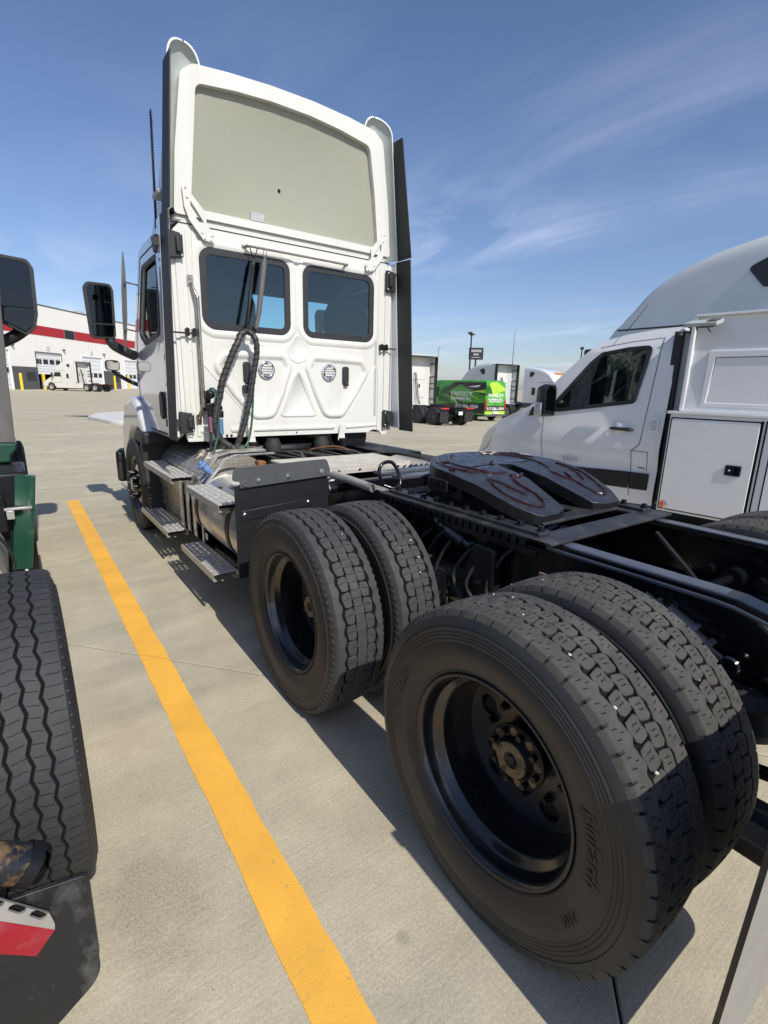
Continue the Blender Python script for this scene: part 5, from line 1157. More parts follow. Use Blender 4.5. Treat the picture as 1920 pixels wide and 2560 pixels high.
# --- mirrors, wind deflector, antenna, marker box
def mirrors():
    for s in (-1, 1):
        def M(x): return s*x
        # main mirror head
        b = MB(); o1 = rpoly([(-1.435, 2.02), (-1.205, 2.02), (-1.19, 2.50), (-1.21, 2.555), (-1.42, 2.555), (-1.455, 2.50)], .05, 5); o1 = [(s*-x, z) for x, z in o1]; o1 = o1 if s < 0 else o1[::-1]
        loops = [[Vector((x, 5.36, z)) for x, z in o1], [Vector((x, 5.40, z)) for x, z in offset(o1, -.008)], [Vector((x, 5.47, z)) for x, z in offset(o1, .02)], [Vector((x, 5.50, z)) for x, z in offset(o1, .06)]]
        b.loft(loops); h = b.build('mirror', 'black_plastic', TK, smooth=50)
        g = MB(); o2 = offset(o1, .022); zc = 2.16
        g.prism([(x, max(z, zc+.012)) for x, z in o2], 1, 5.352, 5.359); g.build('mirror_glass', 'mirror_glass', h)
        g = MB(); g.prism([(x, min(z, zc-.006)) for x, z in o2], 1, 5.350, 5.358, Matrix.Identity(4)); g.build('wide_angle_glass', 'mirror_glass', h)
        b = MB(); P = smooth_path([(s*1.27, 5.42, 2.06), (s*1.24, 5.40, 1.97), (s*1.18, 5.28, 1.91), (s*1.09, 5.12, 1.85)], 6); b.tube(P, [.05]*len(P), 12); b.build('mirror_arm', 'black_plastic', h)
        # lower convex mirror
        o3 = rrect(-1.285, 1.70, -1.14, 1.815, .035, 5); o3 = [(s*-x, z) for x, z in o3]; o3 = o3 if s < 0 else o3[::-1]
        b = MB(); b.loft([[Vector((x, 5.72, z)) for x, z in o3], [Vector((x, 5.76, z)) for x, z in offset(o3, .0)], [Vector((x, 5.83, z)) for x, z in offset(o3, .035)]]); h2 = b.build('hood_mirror', 'black_plastic', TK, smooth=50)
        g = MB(); g.prism(offset(o3, .010), 1, 5.713, 5.719); g.build('mirror_glass', 'chrome', h2)
        b = MB(); P = smooth_path([(s*1.21, 5.75, 1.70), (s*1.17, 5.70, 1.66), (s*1.10, 5.55, 1.60), (s*1.0, 5.50, 1.55)], 5); b.tube(P, .022, 10); b.build('mirror_arm', 'black_plastic', h2)
        # polished wind deflector on the front door post
        b = MB(); rows = []
        for y, z, w in ((4.58, 2.72, .003), (4.62, 2.60, .012), (4.68, 2.42, .020), (4.76, 2.20, .020), (4.84, 2.02, .014), (4.90, 1.88, .003)):
            rows.append([Vector((s*(1.205-w), y-.010, z)), Vector((s*(1.205+w), y+.012, z)), Vector((s*(1.205+w), y+.020, z)), Vector((s*(1.205-w), y, z))])
        b.loft(rows); d = b.build('wind_deflector', 'aluminium_dull', TK, smooth=60)
        for y, z in ((4.64, 2.48), (4.80, 2.08)): MB().tube([(s*1.09 + (CX if s > 0 else 0), y, z-.02), (s*1.21, y, z)], .008, 8).build('deflector_stay', 'chrome', d)
    b = MB(); b.tube([(-.99, 4.22, 2.80), (-.99, 4.18, 3.10), (-.985, 4.12, 3.72)], [.010, .009, .006], 8); hp = []
    for k in range(500):
        t = k/499; c = Vector((-.99, 4.22, 2.82)).lerp(Vector((-.985, 4.12, 3.70)), t); hp.append(c + Vector((.010*math.cos(k*.55), .010*math.sin(k*.55), 0)))
    b.tube(hp, .0035, 4); b.build('antenna', 'print_black', TK)
    b = MB(); b.prism(rpoly([(-1.10, 2.62), (-1.03, 2.56), (-1.02, 2.72), (-1.11, 2.73)], .012), 1, 3.80, 3.92); b.build('antenna_mount', 'black_plastic', TK, bevel=.01)
    b = MB(); b.box((-1.06, 3.78, 3.02), (-.98, 3.98, 3.055)); b.build('side_marker_lamp', 'primer_grey', TK, bevel=.008)
    # marker strip along the windscreen header
    for k in range(5): MB().box((CX-.8+.4*k-.05, 4.55, 2.88), (CX-.8+.4*k+.05, 4.66, 2.92)).build('roof_marker', 'orange_lens', TK, bevel=.01)
mirrors()

# --- tanks, boxes and steps on the left flank
def step(name, y0, y1, z, x0=-1.225, x1=-1.055, pitch=.047):
    b = MB(); ny = int((y1-y0)/pitch); nx = 4; hx = (x1-x0)/nx; hy = (y1-y0)/ny
    for i in range(nx):
        for j in range(ny):
            cx, cy = x0+(i+.5)*hx, y0+(j+.5)*hy; big = (j % 2 == i % 2); rx, ry = (.0135, .0145) if big else (.0110, .0115)
            o = [(cx-hx/2, cy-hy/2), (cx, cy-hy/2), (cx+hx/2, cy-hy/2), (cx+hx/2, cy), (cx+hx/2, cy+hy/2), (cx, cy+hy/2), (cx-hx/2, cy+hy/2), (cx-hx/2, cy)]
            ring = [(cx+rx*1.28*math.cos(R(225+45*k)), cy+ry*1.28*math.sin(R(225+45*k))) for k in range(8)]; hole = [(cx+rx*math.cos(R(225+45*k)), cy+ry*math.sin(R(225+45*k))) for k in range(8)]
            up = .0045 if big else .003
            b.loft([[Vector((x, y, z)) for x, y in o], [Vector((x, y, z)) for x, y in ring], [Vector((x, y, z+up)) for x, y in hole], [Vector((x, y, z-.002)) for x, y in hole]], False, False)
    # folded edges
    b.box((x0-.002, y0, z-.045), (x0+.0005, y1, z+.001)); b.box((x1-.0005, y0, z-.045), (x1+.002, y1, z+.001))
    for x in (x0, x1-.02): b.box((x, y0, z-.045), (x+.02, y1, z-.042))
    o = b.build('step', 'step_metal', TK, smooth=0)
    for y in (y0+.1, y1-.1): MB().box((x0+.02, y-.02, z-.04), (x1+.22, y+.02, z-.012)).build('step_bracket', 'black_satin', o)
    MB().cyl(((x0+x1)/2-.02, y0+.01, z-.05), ((x0+x1)/2-.02, y0+.01, z-.042), .012, n=10).build('step_bolt', 'zinc', o)
    return o
step('s', 2.20, 2.93, .865); step('s', 2.39, 3.20, .345); step('s', 3.36, 4.40, .850); step('s', 3.64, 4.72, .330)
def left_flank():
    C = (-.80, 0, .625); rr = .30
    b = MB(); b.lathe([(2.10, 0), (2.10, rr-.03), (2.105, rr-.012), (2.12, rr), (3.27, rr), (3.28, 0)], C, 1, 56); t = b.build('fuel_tank', 'aluminium', TK)
    for y in (2.45, 3.16):
        q = MB(); q.lathe([(y-.03, rr+.001), (y-.03, rr+.008), (y+.03, rr+.008), (y+.03, rr+.001)], C, 1, 56); q.build('tank_strap', 'black_satin', t)
    M = axes((-.80-.302*math.cos(R(52)), 2.62, .625+.302*math.sin(R(52))), (0, -1, 0), (math.sin(R(52)), 0, math.cos(R(52))))
    lettering('lettering', 'DIESEL', .05, 'print_black', M, t, .0008, .20)
    # quilted heat shield over the exhaust canister
    b = MB(); b.lathe([(3.32, .10), (3.32, .33), (3.34, .335), (4.62, .335), (4.64, .33), (4.64, .1)], (-.72, 0, .69), 1, 40, a0=R(20), a1=R(200)); b.build('heat_shield', 'quilted_metal', TK)
    # folded cover plates between tank and battery box
    def cover(ya, yb, x_out, name, m_):
        pr = [(x_out+.10, .27), (x_out, .36), (x_out, .74), (x_out+.05, .84), (x_out+.20, 1.02), (x_out+.30, 1.045), (x_out+.62, 1.045)]
        q = MB(); q.loft([[Vector((x, ya, z)) for x, z in pr] + [Vector((x+.012, ya, z-.012)) for x, z in reversed(pr)], [Vector((x, yb, z)) for x, z in pr] + [Vector((x+.012, yb, z-.012)) for x, z in reversed(pr)]])
        return q.build(name, m_, TK, bevel=.003)
    cover(3.36, 3.70, -1.050, 'cover_plate', 'quilted_metal')
    for ya, yb in ((3.29, 3.36), (3.49, 3.54), (3.68, 3.76), (3.10, 3.13)): cover(ya, yb, -1.075, 'cover_rim', 'aluminium')
    b = MB(); b.prism(rpoly([(-1.02, .27), (-.60, .26), (-.60, .86), (-.84, .86), (-.96, .72), (-1.02, .70)], .03), 1, 3.78, 4.72); bx = b.build('battery_box', 'aluminium_dull', TK, bevel=.01)
    b = MB(); b.box((-1.026, 3.84, .36), (-1.021, 4.66, .68)); b.build('box_panel', 'quilted_metal', bx, bevel=.002)
    for y in (3.88, 4.62):
        for z in (.39, .65): MB().cyl((-1.026, y, z), (-1.034, y, z), .012, n=10).build('panel_bolt', 'zinc', bx)
    b = MB(); b.cyl((-.96, 3.20, .90), (-1.02, 3.20, .96), .030, n=18); b.cyl((-1.02, 3.20, .96), (-1.035, 3.20, .976), .046, n=18); b.box((-1.045, 3.19, .95), (-1.0, 3.21, .995)); b.build('fluid_cap', 'cap_blue', TK, bevel=.006)
    b = MB(); b.box((-.74, 2.74, 1.00), (-.68, 2.82, 1.035)); b.build('rusty_bracket', 'rust', TK, bevel=.006)
    b = MB(); b.box((-.95, 3.58, .22), (-.80, 3.74, .30)); b.build('rusty_lug', 'rust', TK, bevel=.01)
    MB().box((-1.07, 3.02, .40), (-1.065, 3.065, .45)).build('small_tag', 'print_white', TK)
    MB().box((-1.0375, 3.44, .60), (-1.0355, 3.52, .69)).build('cap_label', 'print_white', TK)
    b = MB(); b.box((-1.0, 2.0, .30), (-.55, 3.3, .33)); b.build('tank_bracket', 'black_satin', TK, bevel=.01)
left_flank()
# ------------------------------------------------------------------ green truck on the left
def green_truck():
    g = thing('green_truck', 'dark green tractor truck cut off by the left edge of the picture', 'truck', (-3.347, 1.0, 0))
    # local frame: origin under the rear axle
    def at(p): return (p[0]+3.347, p[1]-1.0, p[2])
    w = dual_outer(g, 1.075, 0, M_HWY, T_HWY, R(2.0), True, stones=0); pb = MB(); rd = random.Random(9)
    for k in range(30):
        a = R(rd.uniform(5, 80)); x = rd.choice([-.066, -.0235, .0235, .066]); pb.sphere(P3(a, x, TR-.003), rd.uniform(.0035, .0065), 6, 4, (1, 1.3, 1))
    pb.build('pebbles', 'pebble', w)['kind'] = 'stuff'
    dual_inner(g, .735, 0, M_HWY, T_HWY); dual_outer(g, -1.075, 0, M_HWY, T_HWY); dual_inner(g, -.735, 0, M_HWY, T_HWY)
    for s in (-1, 1):
        ww = inst('wheel', RIM_I, g, (s*1.07, 4.3, TR-.012), (0, 0, 0 if s < 0 else math.pi)); inst('tyre', M_HWY, ww); inst('tread', T_HWY, ww)
        MB().lathe([(-.05, .276), (-.07, .235), (-.10, .16), (-.14, .09), (-.15, 0)], n=32).build('disc', 'aluminium_dull', ww)
        MB().box((s*.43-.04, -.9, .74), (s*.43+.04, 5.4, .98)).build('frame_rail', 'black_satin', g, bevel=.006)
    MB().cyl((-.9, 0, .5), (.9, 0, .5), .08, n=14).build('axle', 'black_satin', g)
    # mud flap with its bracket pieces, hanging behind the wheel
    pts = rpoly([(.60, .09), (1.06, .075), (1.177, .16), (1.176, .475), (.60, .58)], [.02, .03, .08, .01, .01], 6)
    b = MB(); b.prism(pts, 1, -.672, -.660); f = b.build('mud_flap', 'flap_rubber', g, bevel=.002)
    M = Matrix.Identity(4)
    pl = [(-2.484, .745), (-2.324, .545), (-2.249, .452), (-2.2435, .420), (-2.244, .404), (-2.343, .525), (-2.50, .72)]
    pl = [(x+3.347, z) for x, z in pl]
    slots = []
    d = Vector((.075, -.0935)).normalized(); nn = Vector((-d.y, d.x))*-1
    for k in range(5):
        c = Vector((-2.268+3.347, .462)) - d*(.052*k); o = []
        for i in range(12):
            a = 2*math.pi*i/12; o.append(tuple(c + d*(.017 if math.cos(a) > 0 else -.017)*0.62 + Vector((d.x, d.y))*.0085*math.cos(a) + nn*.0085*math.sin(a)))
        slots.append(o)
    met = [(-2.484+3.347, .745), (-2.490+3.347, .690), (-2.343+3.347, .506), (-2.2445+3.347, .402), (-2.2425+3.347, .418), (-2.249+3.347, .452), (-2.324+3.347, .545)]
    b = MB(); b.prism(met, 1, -.705, -.699, holes=slots); b.build('flap_weight', 'aluminium_dull', f)
    red = [(-2.490+3.347, .690), (-2.343+3.347, .505), (-2.2445+3.347, .402), (-2.284+3.347, .357), (-2.343+3.347, .412), (-2.50+3.347, .575)]
    b = MB(); b.prism(red, 1, -.7055, -.698); b.build('red_reflector', 'red_tape', f)
    b = MB(); P = [at((-2.62, .36, .80)), at((-2.50, .36, .70)), at((-2.272, .355, .548))]; b.tube(P, .042, 18); b.build('flap_tube', 'rusty_pipe', g)
    b = MB(); b.tube([at((-2.285, .356, .557)), at((-2.265, .355, .541))], .046, 18); b.build('tube_cap', 'black_satin', g)
    # green fairing end with a folded lip, and the brackets beside it
    b = MB(); X0, Y0, = 3.347, -1.0
    sec = [(-2.222, 3.02), (-2.155, 3.0), (-2.135, 2.985), (-2.115, 2.985), (-2.112, 3.02), (-2.13, 3.05), (-2.222, 3.06)]
    lo = [Vector((x+X0-.085, y+Y0, .40)) for x, y in sec]; mid = [Vector((x+X0-.03, y+Y0, .78)) for x, y in sec]; hi = [Vector((x+X0, y+Y0, 1.005)) for x, y in sec]
    b.loft([lo, mid, hi]); b.build('fairing_end', 'green_paint', g, bevel=.004)
    b = MB(); b.box(at((-2.30, 2.965, .80)), at((-2.155, 3.0, .815))); b.box(at((-2.29, 2.96, .745)), at((-2.25, 2.99, .80))); b.build('fairing_bracket', 'aluminium_dull', g, bevel=.003)
    b = MB(); b.box(at((-2.9, 3.06, .35)), at((-2.16, 3.6, 1.02))); b.build('battery_box', 'black_satin', g, bevel=.02)
    b = MB(); b.lathe([(2.2, 0), (2.2, .25), (2.22, .29), (2.95, .29), (2.97, 0)], at((-2.60, 0, .56))[0:1] + (-1.0, .56), 1, 40); b.build('fuel_tank', 'aluminium_dull', g)
    b = MB(); b.box(at((-2.37, 2.98, .66)), at((-2.29, 3.04, .90))); b.build('frame_bracket', 'black_satin', g, bevel=.01)
    b = MB(); b.lathe([(0, .32), (.02, .33), (.06, .33), (.08, .32)], at((-2.60, 2.55, .56)), 1, 40); b.build('tank_strap', 'rubber', g)
    # cab: rear corner trim, rubber edge, body
    b = MB(); q = [(-2.60, 1.02), (-2.23, 1.03), (-2.225, 1.08), (-2.19, 1.12), (-2.187, 1.165), (-2.60, 1.175)]
    b.prism([(x+X0, z) for x, z in q], 1, 3.46+Y0, 3.9+Y0); b.build('cab_corner', 'green_paint', g, bevel=.015)
    q = [(-2.62, 1.175), (-2.193, 1.165), (-2.180, 1.60), (-2.155, 2.12), (-2.14, 2.9), (-2.62, 2.9)]
    b = MB(); b.prism([(x+X0, z) for x, z in q], 1, 3.47+Y0, 3.52+Y0); b.build('cab_rubber', 'grey_rubber', g, bevel=.006)
    b = MB(); b.prism([(3.6+Y0, 1.1), (5.1+Y0, 1.1), (5.1+Y0, 1.95), (4.75+Y0, 2.75), (4.5+Y0, 2.9), (3.6+Y0, 2.9)], 0, -1.08, 1.06); b.build('cab_body', 'green_paint', g, bevel=.06, seg=3)
    b = MB(); b.prism([(5.05+Y0, .95), (6.4+Y0, .95), (6.4+Y0, 1.4), (5.05+Y0, 1.92)], 0, -1.0, .98); b.build('hood', 'green_paint', g, bevel=.08, seg=3)
    b = MB(); b.prism([(4.0+Y0, 2.0), (4.85+Y0, 1.98), (4.55+Y0, 2.6), (4.0+Y0, 2.6)], 0, 1.055, 1.068); b.build('door_window', 'black_plastic', g)
    # mirror
    o1 = rpoly([(-2.17, 2.02), (-2.02, 1.935), (-1.952, 1.99), (-1.925, 2.10), (-1.915, 2.44), (-1.945, 2.50), (-2.16, 2.515)], [.03, .03, .03, .03, .05, .05, .05], 5)
    o1 = [(x+X0, z) for x, z in o1]
    b = MB(); ys = 4.30+Y0; b.loft([[Vector((x, ys, z)) for x, z in o1], [Vector((x, ys+.04, z)) for x, z in offset(o1, -.006)], [Vector((x, ys+.12, z)) for x, z in offset(o1, .03)]]); m_ = b.build('mirror', 'black_plastic', g, smooth=50)
    o2 = offset(o1, .022); zc = 2.14
    MB().prism([(x, max(z, zc)) for x, z in o2], 1, ys-.008, ys-.001).build('mirror_glass', 'mirror_glass', m_)
    MB().prism([(x, min(z, zc-.014)) for x, z in o2], 1, ys-.010, ys-.001).build('wide_angle_glass', 'mirror_glass', m_)
    MB().tube(smooth_path([(-2.0+X0, ys+.05, 2.0), (-2.10+X0, ys+.10, 1.92), (-2.25+X0, ys+.1, 1.84), (-2.35+X0, ys+.1, 1.80)]), .045, 12).build('mirror_arm', 'black_plastic', m_)
green_truck()

# ------------------------------------------------------------------ generic wheel for vehicles farther off
def far_wheel(parent, x, y, r=.5, w=.27, mat_rim='rim_black', s=-1, z0=0.0, n=36):
    b = MB(); h = w/2
    b.lathe([(-h*.8, r*.60), (-h, r*.66), (-h, r*.86), (-h*.86, r*.965), (-h*.8, r), (-h*.28, r), (-h*.26, r*.975), (-h*.2, r*.975), (-h*.18, r), (h*.18, r), (h*.2, r*.975), (h*.26, r*.975), (h*.28, r), (h*.8, r), (h*.86, r*.965), (h, r*.86), (h, r*.66), (h*.8, r*.60)], n=n)
    t = b.build('wheel', 'rubber', parent, loc=(x, y, r+z0))
    q = MB(); k = s; q.lathe([(k*h*.82, r*.61), (k*h*.86, r*.57), (k*h*.5, r*.50), (k*h*.05, r*.46), (-k*h*.0, r*.30), (k*h*.35, r*.20), (k*h*.40, r*.10), (k*h*.40, 0)], n=24); q.build('rim', mat_rim, t)
    return t
def sleeper(label, paint, loc, rz, group='sleeper trucks in the yard', rimm='aluminium_dull', hood_mat=None, ext=True, lower=None, doorwin=True, back='white_paint'):
    t = thing('sleeper_truck', label, 'truck', loc, rz, group)
    ridge = [(3.0, 1.0), (6.55, 1.0), (6.55, 1.95), (6.05, 2.70)] + [(p.x, p.y) for p in smooth_path([(5.95, 2.78, 0), (5.5, 3.34, 0), (4.9, 3.68, 0), (4.2, 3.86, 0), (3.5, 3.95, 0), (3.12, 3.96, 0)], 5)] + [(3.0, 3.88)]
    # body as a loft across the width so that the roof crowns and the shoulders round off
    secs = []
    for x, kz, ky in ((-1.20, .78, 0), (-1.195, .84, 0), (-1.17, .895, 0), (-1.12, .94, 0), (-1.02, .97, 0), (-.8, .99, 0), (-.4, 1, 0), (.4, 1, 0), (.8, .99, 0), (1.02, .97, 0), (1.12, .94, 0), (1.17, .895, 0), (1.195, .84, 0), (1.20, .78, 0)):
        secs.append([Vector((x, y, z if z < 2.5 else 2.4 + (z-2.4)*(kz if z > 2.9 else .5+.5*kz))) for y, z in ridge])
    b = MB(); b.loft(secs); b.build('cab_body', paint, t, smooth=38)
    # visor seam
    b = MB(); b.box((-1.208, 4.4, 2.66), (1.208, 6.0, 2.685)); b.build('visor_seam', 'black_plastic', t)
    for s in (-1, 1):
        xs = s*1.2
        def side(pts, m_, name, d=.012, par=t): return MB().prism(rpoly(pts, .06, 4), 0, min(xs, xs+s*d), max(xs, xs+s*d)).build(name, m_, par)
        side([(5.15, 1.85), (6.30, 1.88), (6.02, 2.42), (5.15, 2.42)], 'sign_dark', 'door_window')
        side([(4.10, 3.40), (3.86, 3.12), (3.60, 3.10), (3.58, 3.46), (3.84, 3.52)][::-1], 'sign_dark', 'sleeper_window', .03)
        side([(3.9, 1.65), (4.25, 1.65), (4.25, 2.25), (3.9, 2.25)], 'sign_dark', 'side_window')
        q = MB(); dl = rpoly([(5.05, 1.1), (6.45, 1.1), (6.45, 1.9), (6.10, 2.52), (5.05, 2.52)], .05, 3); q.prism(offset(dl, -.012), 0, min(xs, xs+s*.004), max(xs, xs+s*.004), holes=[list(reversed(offset(dl, .006)))]); q.build('door_gap', 'groove', t)
        MB().box((min(xs, xs-s*.25), 1.95, .38), (max(xs, xs-s*.25), 6.1, 1.02)).build('side_skirt', lower or paint, t, bevel=.03)
        MB().box((min(xs+s*.01, xs-s*.2), 6.3, 1.0), (max(xs+s*.01, xs-s*.2), 6.35, 1.1)).build('step_light', 'orange_lens', t)
        # mirror
        q = MB(); q.prism(rrect(s*1.45-.11, 1.78, s*1.45+.11, 2.35, .05), 1, 6.25, 6.40); m_ = q.build('mirror', 'black_plastic', t, bevel=.03); MB().tube([(s*1.15, 6.30, 1.75), (s*1.42, 6.32, 1.85)], .035, 8).build('mirror_arm', 'black_plastic', m_)
        if ext:
            b = MB(); b.box((min(xs, xs-s*.03), 2.62, 1.10), (max(xs, xs-s*.03), 3.02, 3.80)); e = b.build('side_extender', paint, t, bevel=.01)
            MB().box((min(xs+s*.004, xs-s*.034), 2.38, 1.10), (max(xs+s*.004, xs-s*.034), 2.615, 3.80)).build('extender_rubber', 'black_plastic', e)
            for z in (1.35, 1.95, 2.25, 2.65, 3.4): MB().box((min(xs-s*.03, xs-s*.10), 2.45, z), (max(xs-s*.03, xs-s*.10), 3.0, z+.05)).build('bracket', 'black_plastic', e)
        for y in (0, 1.32):
            far_wheel(t, s*1.07, y, .5, .27, rimm, s); far_wheel(t, s*.74, y, .5, .27, rimm, s)
        far_wheel(t, s*1.07, 6.85, .5, .28, rimm, s)
        MB().box((s*.43-.04, -.95, .72), (s*.43+.04, 6.2, .98)).build('frame_rail', 'black_satin', t)
        MB().box((min(s*.62, s*1.24), -.72, .22), (max(s*.62, s*1.24), -.70, .90)).build('mud_flap', 'black_plastic', t)
        MB().box((min(s*.66, s*1.2), -.78, .92), (max(s*.66, s*1.2), -.72, 1.0)).build('tail_light', 'tail_red', t)
        a = MB(); arc = [(6.85 + .62*math.cos(R(k)), .5 + .62*math.sin(R(k))) for k in range(0, 181, 12)]
        f = [(6.1, .55), (6.1, 1.2), (6.5, 1.42), (7.6, 1.35), (8.05, 1.05), (8.1, .6), (7.47, .6)] ; a.prism(f + arc[1:-1] + [(6.23, .55)], 0, min(s*.9, s*1.18), max(s*.9, s*1.18)); a.build('fender', hood_mat or paint, t, bevel=.04)
        MB().prism(rpoly([(s*1.0-.16, .95), (s*1.0+.16, .95), (s*1.0+.14, 1.22), (s*1.0-.10, 1.22)], .04), 1, 8.04, 8.10).build('headlamp', 'clear_lens', t)
    if ext:
        b = MB(); b.box((-1.17, 2.42, 3.80), (1.17, 3.0, 3.84)); b.build('top_extender', 'black_plastic', t)
    # back wall with pressings
    b = MB()
    for x in (-.55, .55): b.prism(rpoly([(x-.3, 1.95), (x+.3, 1.95), (x+.18, 1.45), (x-.18, 1.45)][::-1], .08), 1, 2.97, 3.0)
    b.prism(rpoly([(-.7, 2.5), (.7, 2.5), (.5, 3.2), (-.5, 3.2)], .1), 1, 2.975, 3.0); b.build('back_pressing', back, t, bevel=.012)
    b = MB()
    for x in (-.15, -.05): b.tube(smooth_path([(x, 2.9, 2.9), (x+.05, 2.8, 2.2), (x+.15, 2.8, 1.5), (x+.25, 2.7, 1.05)]), .025, 8)
    b.build('air_hose', 'hose_black', t)
    for x in (-.3, .3): MB().prism(rrect(x-.05, 2.02, x+.05, 2.25, .03), 1, 2.96, 3.0).build('vent_flap', 'black_plastic', t)
    b = MB(); b.loft([[Vector((x, y, z)) for x, z in ((-w, .55), (w, .55), (w, zt-.15), (w*.7, zt), (-w*.7, zt), (-w, zt-.15))] for y, w, zt in ((6.5, 1.06, 2.0), (7.2, 1.0, 1.8), (7.9, .88, 1.5), (8.1, .8, 1.25))]); b.build('hood', hood_mat or paint, t, smooth=40)
    MB().prism(rpoly([(-.5, .7), (.5, .7), (.45, 1.25), (-.45, 1.25)], .08), 1, 8.08, 8.13).build('grille', 'black_plastic', t)
    MB().prism(rpoly([(-1.2, 7.75), (1.2, 7.75), (1.1, 8.2), (.7, 8.3), (-.7, 8.3), (-1.1, 8.2)], .06), 2, .3, .68).build('bumper', hood_mat or paint, t, bevel=.04)
    # windscreen lies on the slope between cowl and visor
    for s in (-1, 1):
        q = [Vector((s*.03, 6.545, 1.99)), Vector((s*1.08, 6.545, 1.99)), Vector((s*1.05, 6.10, 2.655)), Vector((s*.03, 6.10, 2.655))]; nrm = Vector((0, .82, .57))*.015
        MB().loft([q, [p + nrm for p in q]]).build('windscreen', 'sign_dark', t)
    b = MB(); b.cyl((.02, .95, 1.02), (.02, .95, 1.10), .45, n=28); b.box((-.45, .35, .98), (.45, 1.5, 1.02)); b.build('fifth_wheel', 'black_satin', t)
    b = MB(); b.box((-1.25, -.8, .86), (1.25, -.74, .92)); b.box((-.42, -1.0, .70), (.42, -.92, .95)); b.build('rear_crossmember', 'black_satin', t)
    MB().cyl((-.95, 0, .5), (.95, 0, .5), .09, n=12).build('axle', 'black_satin', t); MB().cyl((-.95, 1.32, .5), (.95, 1.32, .5), .09, n=12).build('axle', 'black_satin', t)
    return t
HD = math.atan2(-BN.x, BN.y)       # heading into the building: +y local turned to -BN
def left_truck():
    d = -BN; rz = math.atan2(-d.x, d.y)
    t = sleeper('white sleeper truck nosed into an open garage door of the building', 'white_paint', (7.9, 78.5, 0), rz - R(9))
left_truck()
GZ = gz(18, 20)
r1 = sleeper('white sleeper truck with black extenders parked just beyond the cab', 'white_paint', (17.6, 20.35, GZ), 0.0, rimm='dark_grey_paint')
MB().box((-.15, -1.02, .62), (.15, -1.0, .80)).build('number_plate', 'print_white', r1)
sleeper('silver roofed sleeper truck standing behind the green plumbing van', 'silver_paint', (27.55, 22.4, gz(28, 22)), 0.0, rimm='aluminium_dull')
wt = sleeper('white sleeper truck facing the camera with orange letters on its roof', 'white_gloss', (34.0, 30.6, gz(36, 30)), math.pi, ext=False, lower='print_blue')
M = axes((0, 5.62, 3.30), (-1, 0, 0), (0, -.68, .73)); lettering('lettering', 'WERNER', .26, 'print_orange', M @ Matrix.Translation((0, 0, .04)), wt, .02, 1.25, bold=.006)
sv = sleeper('large silver sleeper truck whose roof rises behind the white service van', 'silver_paint', (7.95, -1.56, 0), 0.0, ext=False)

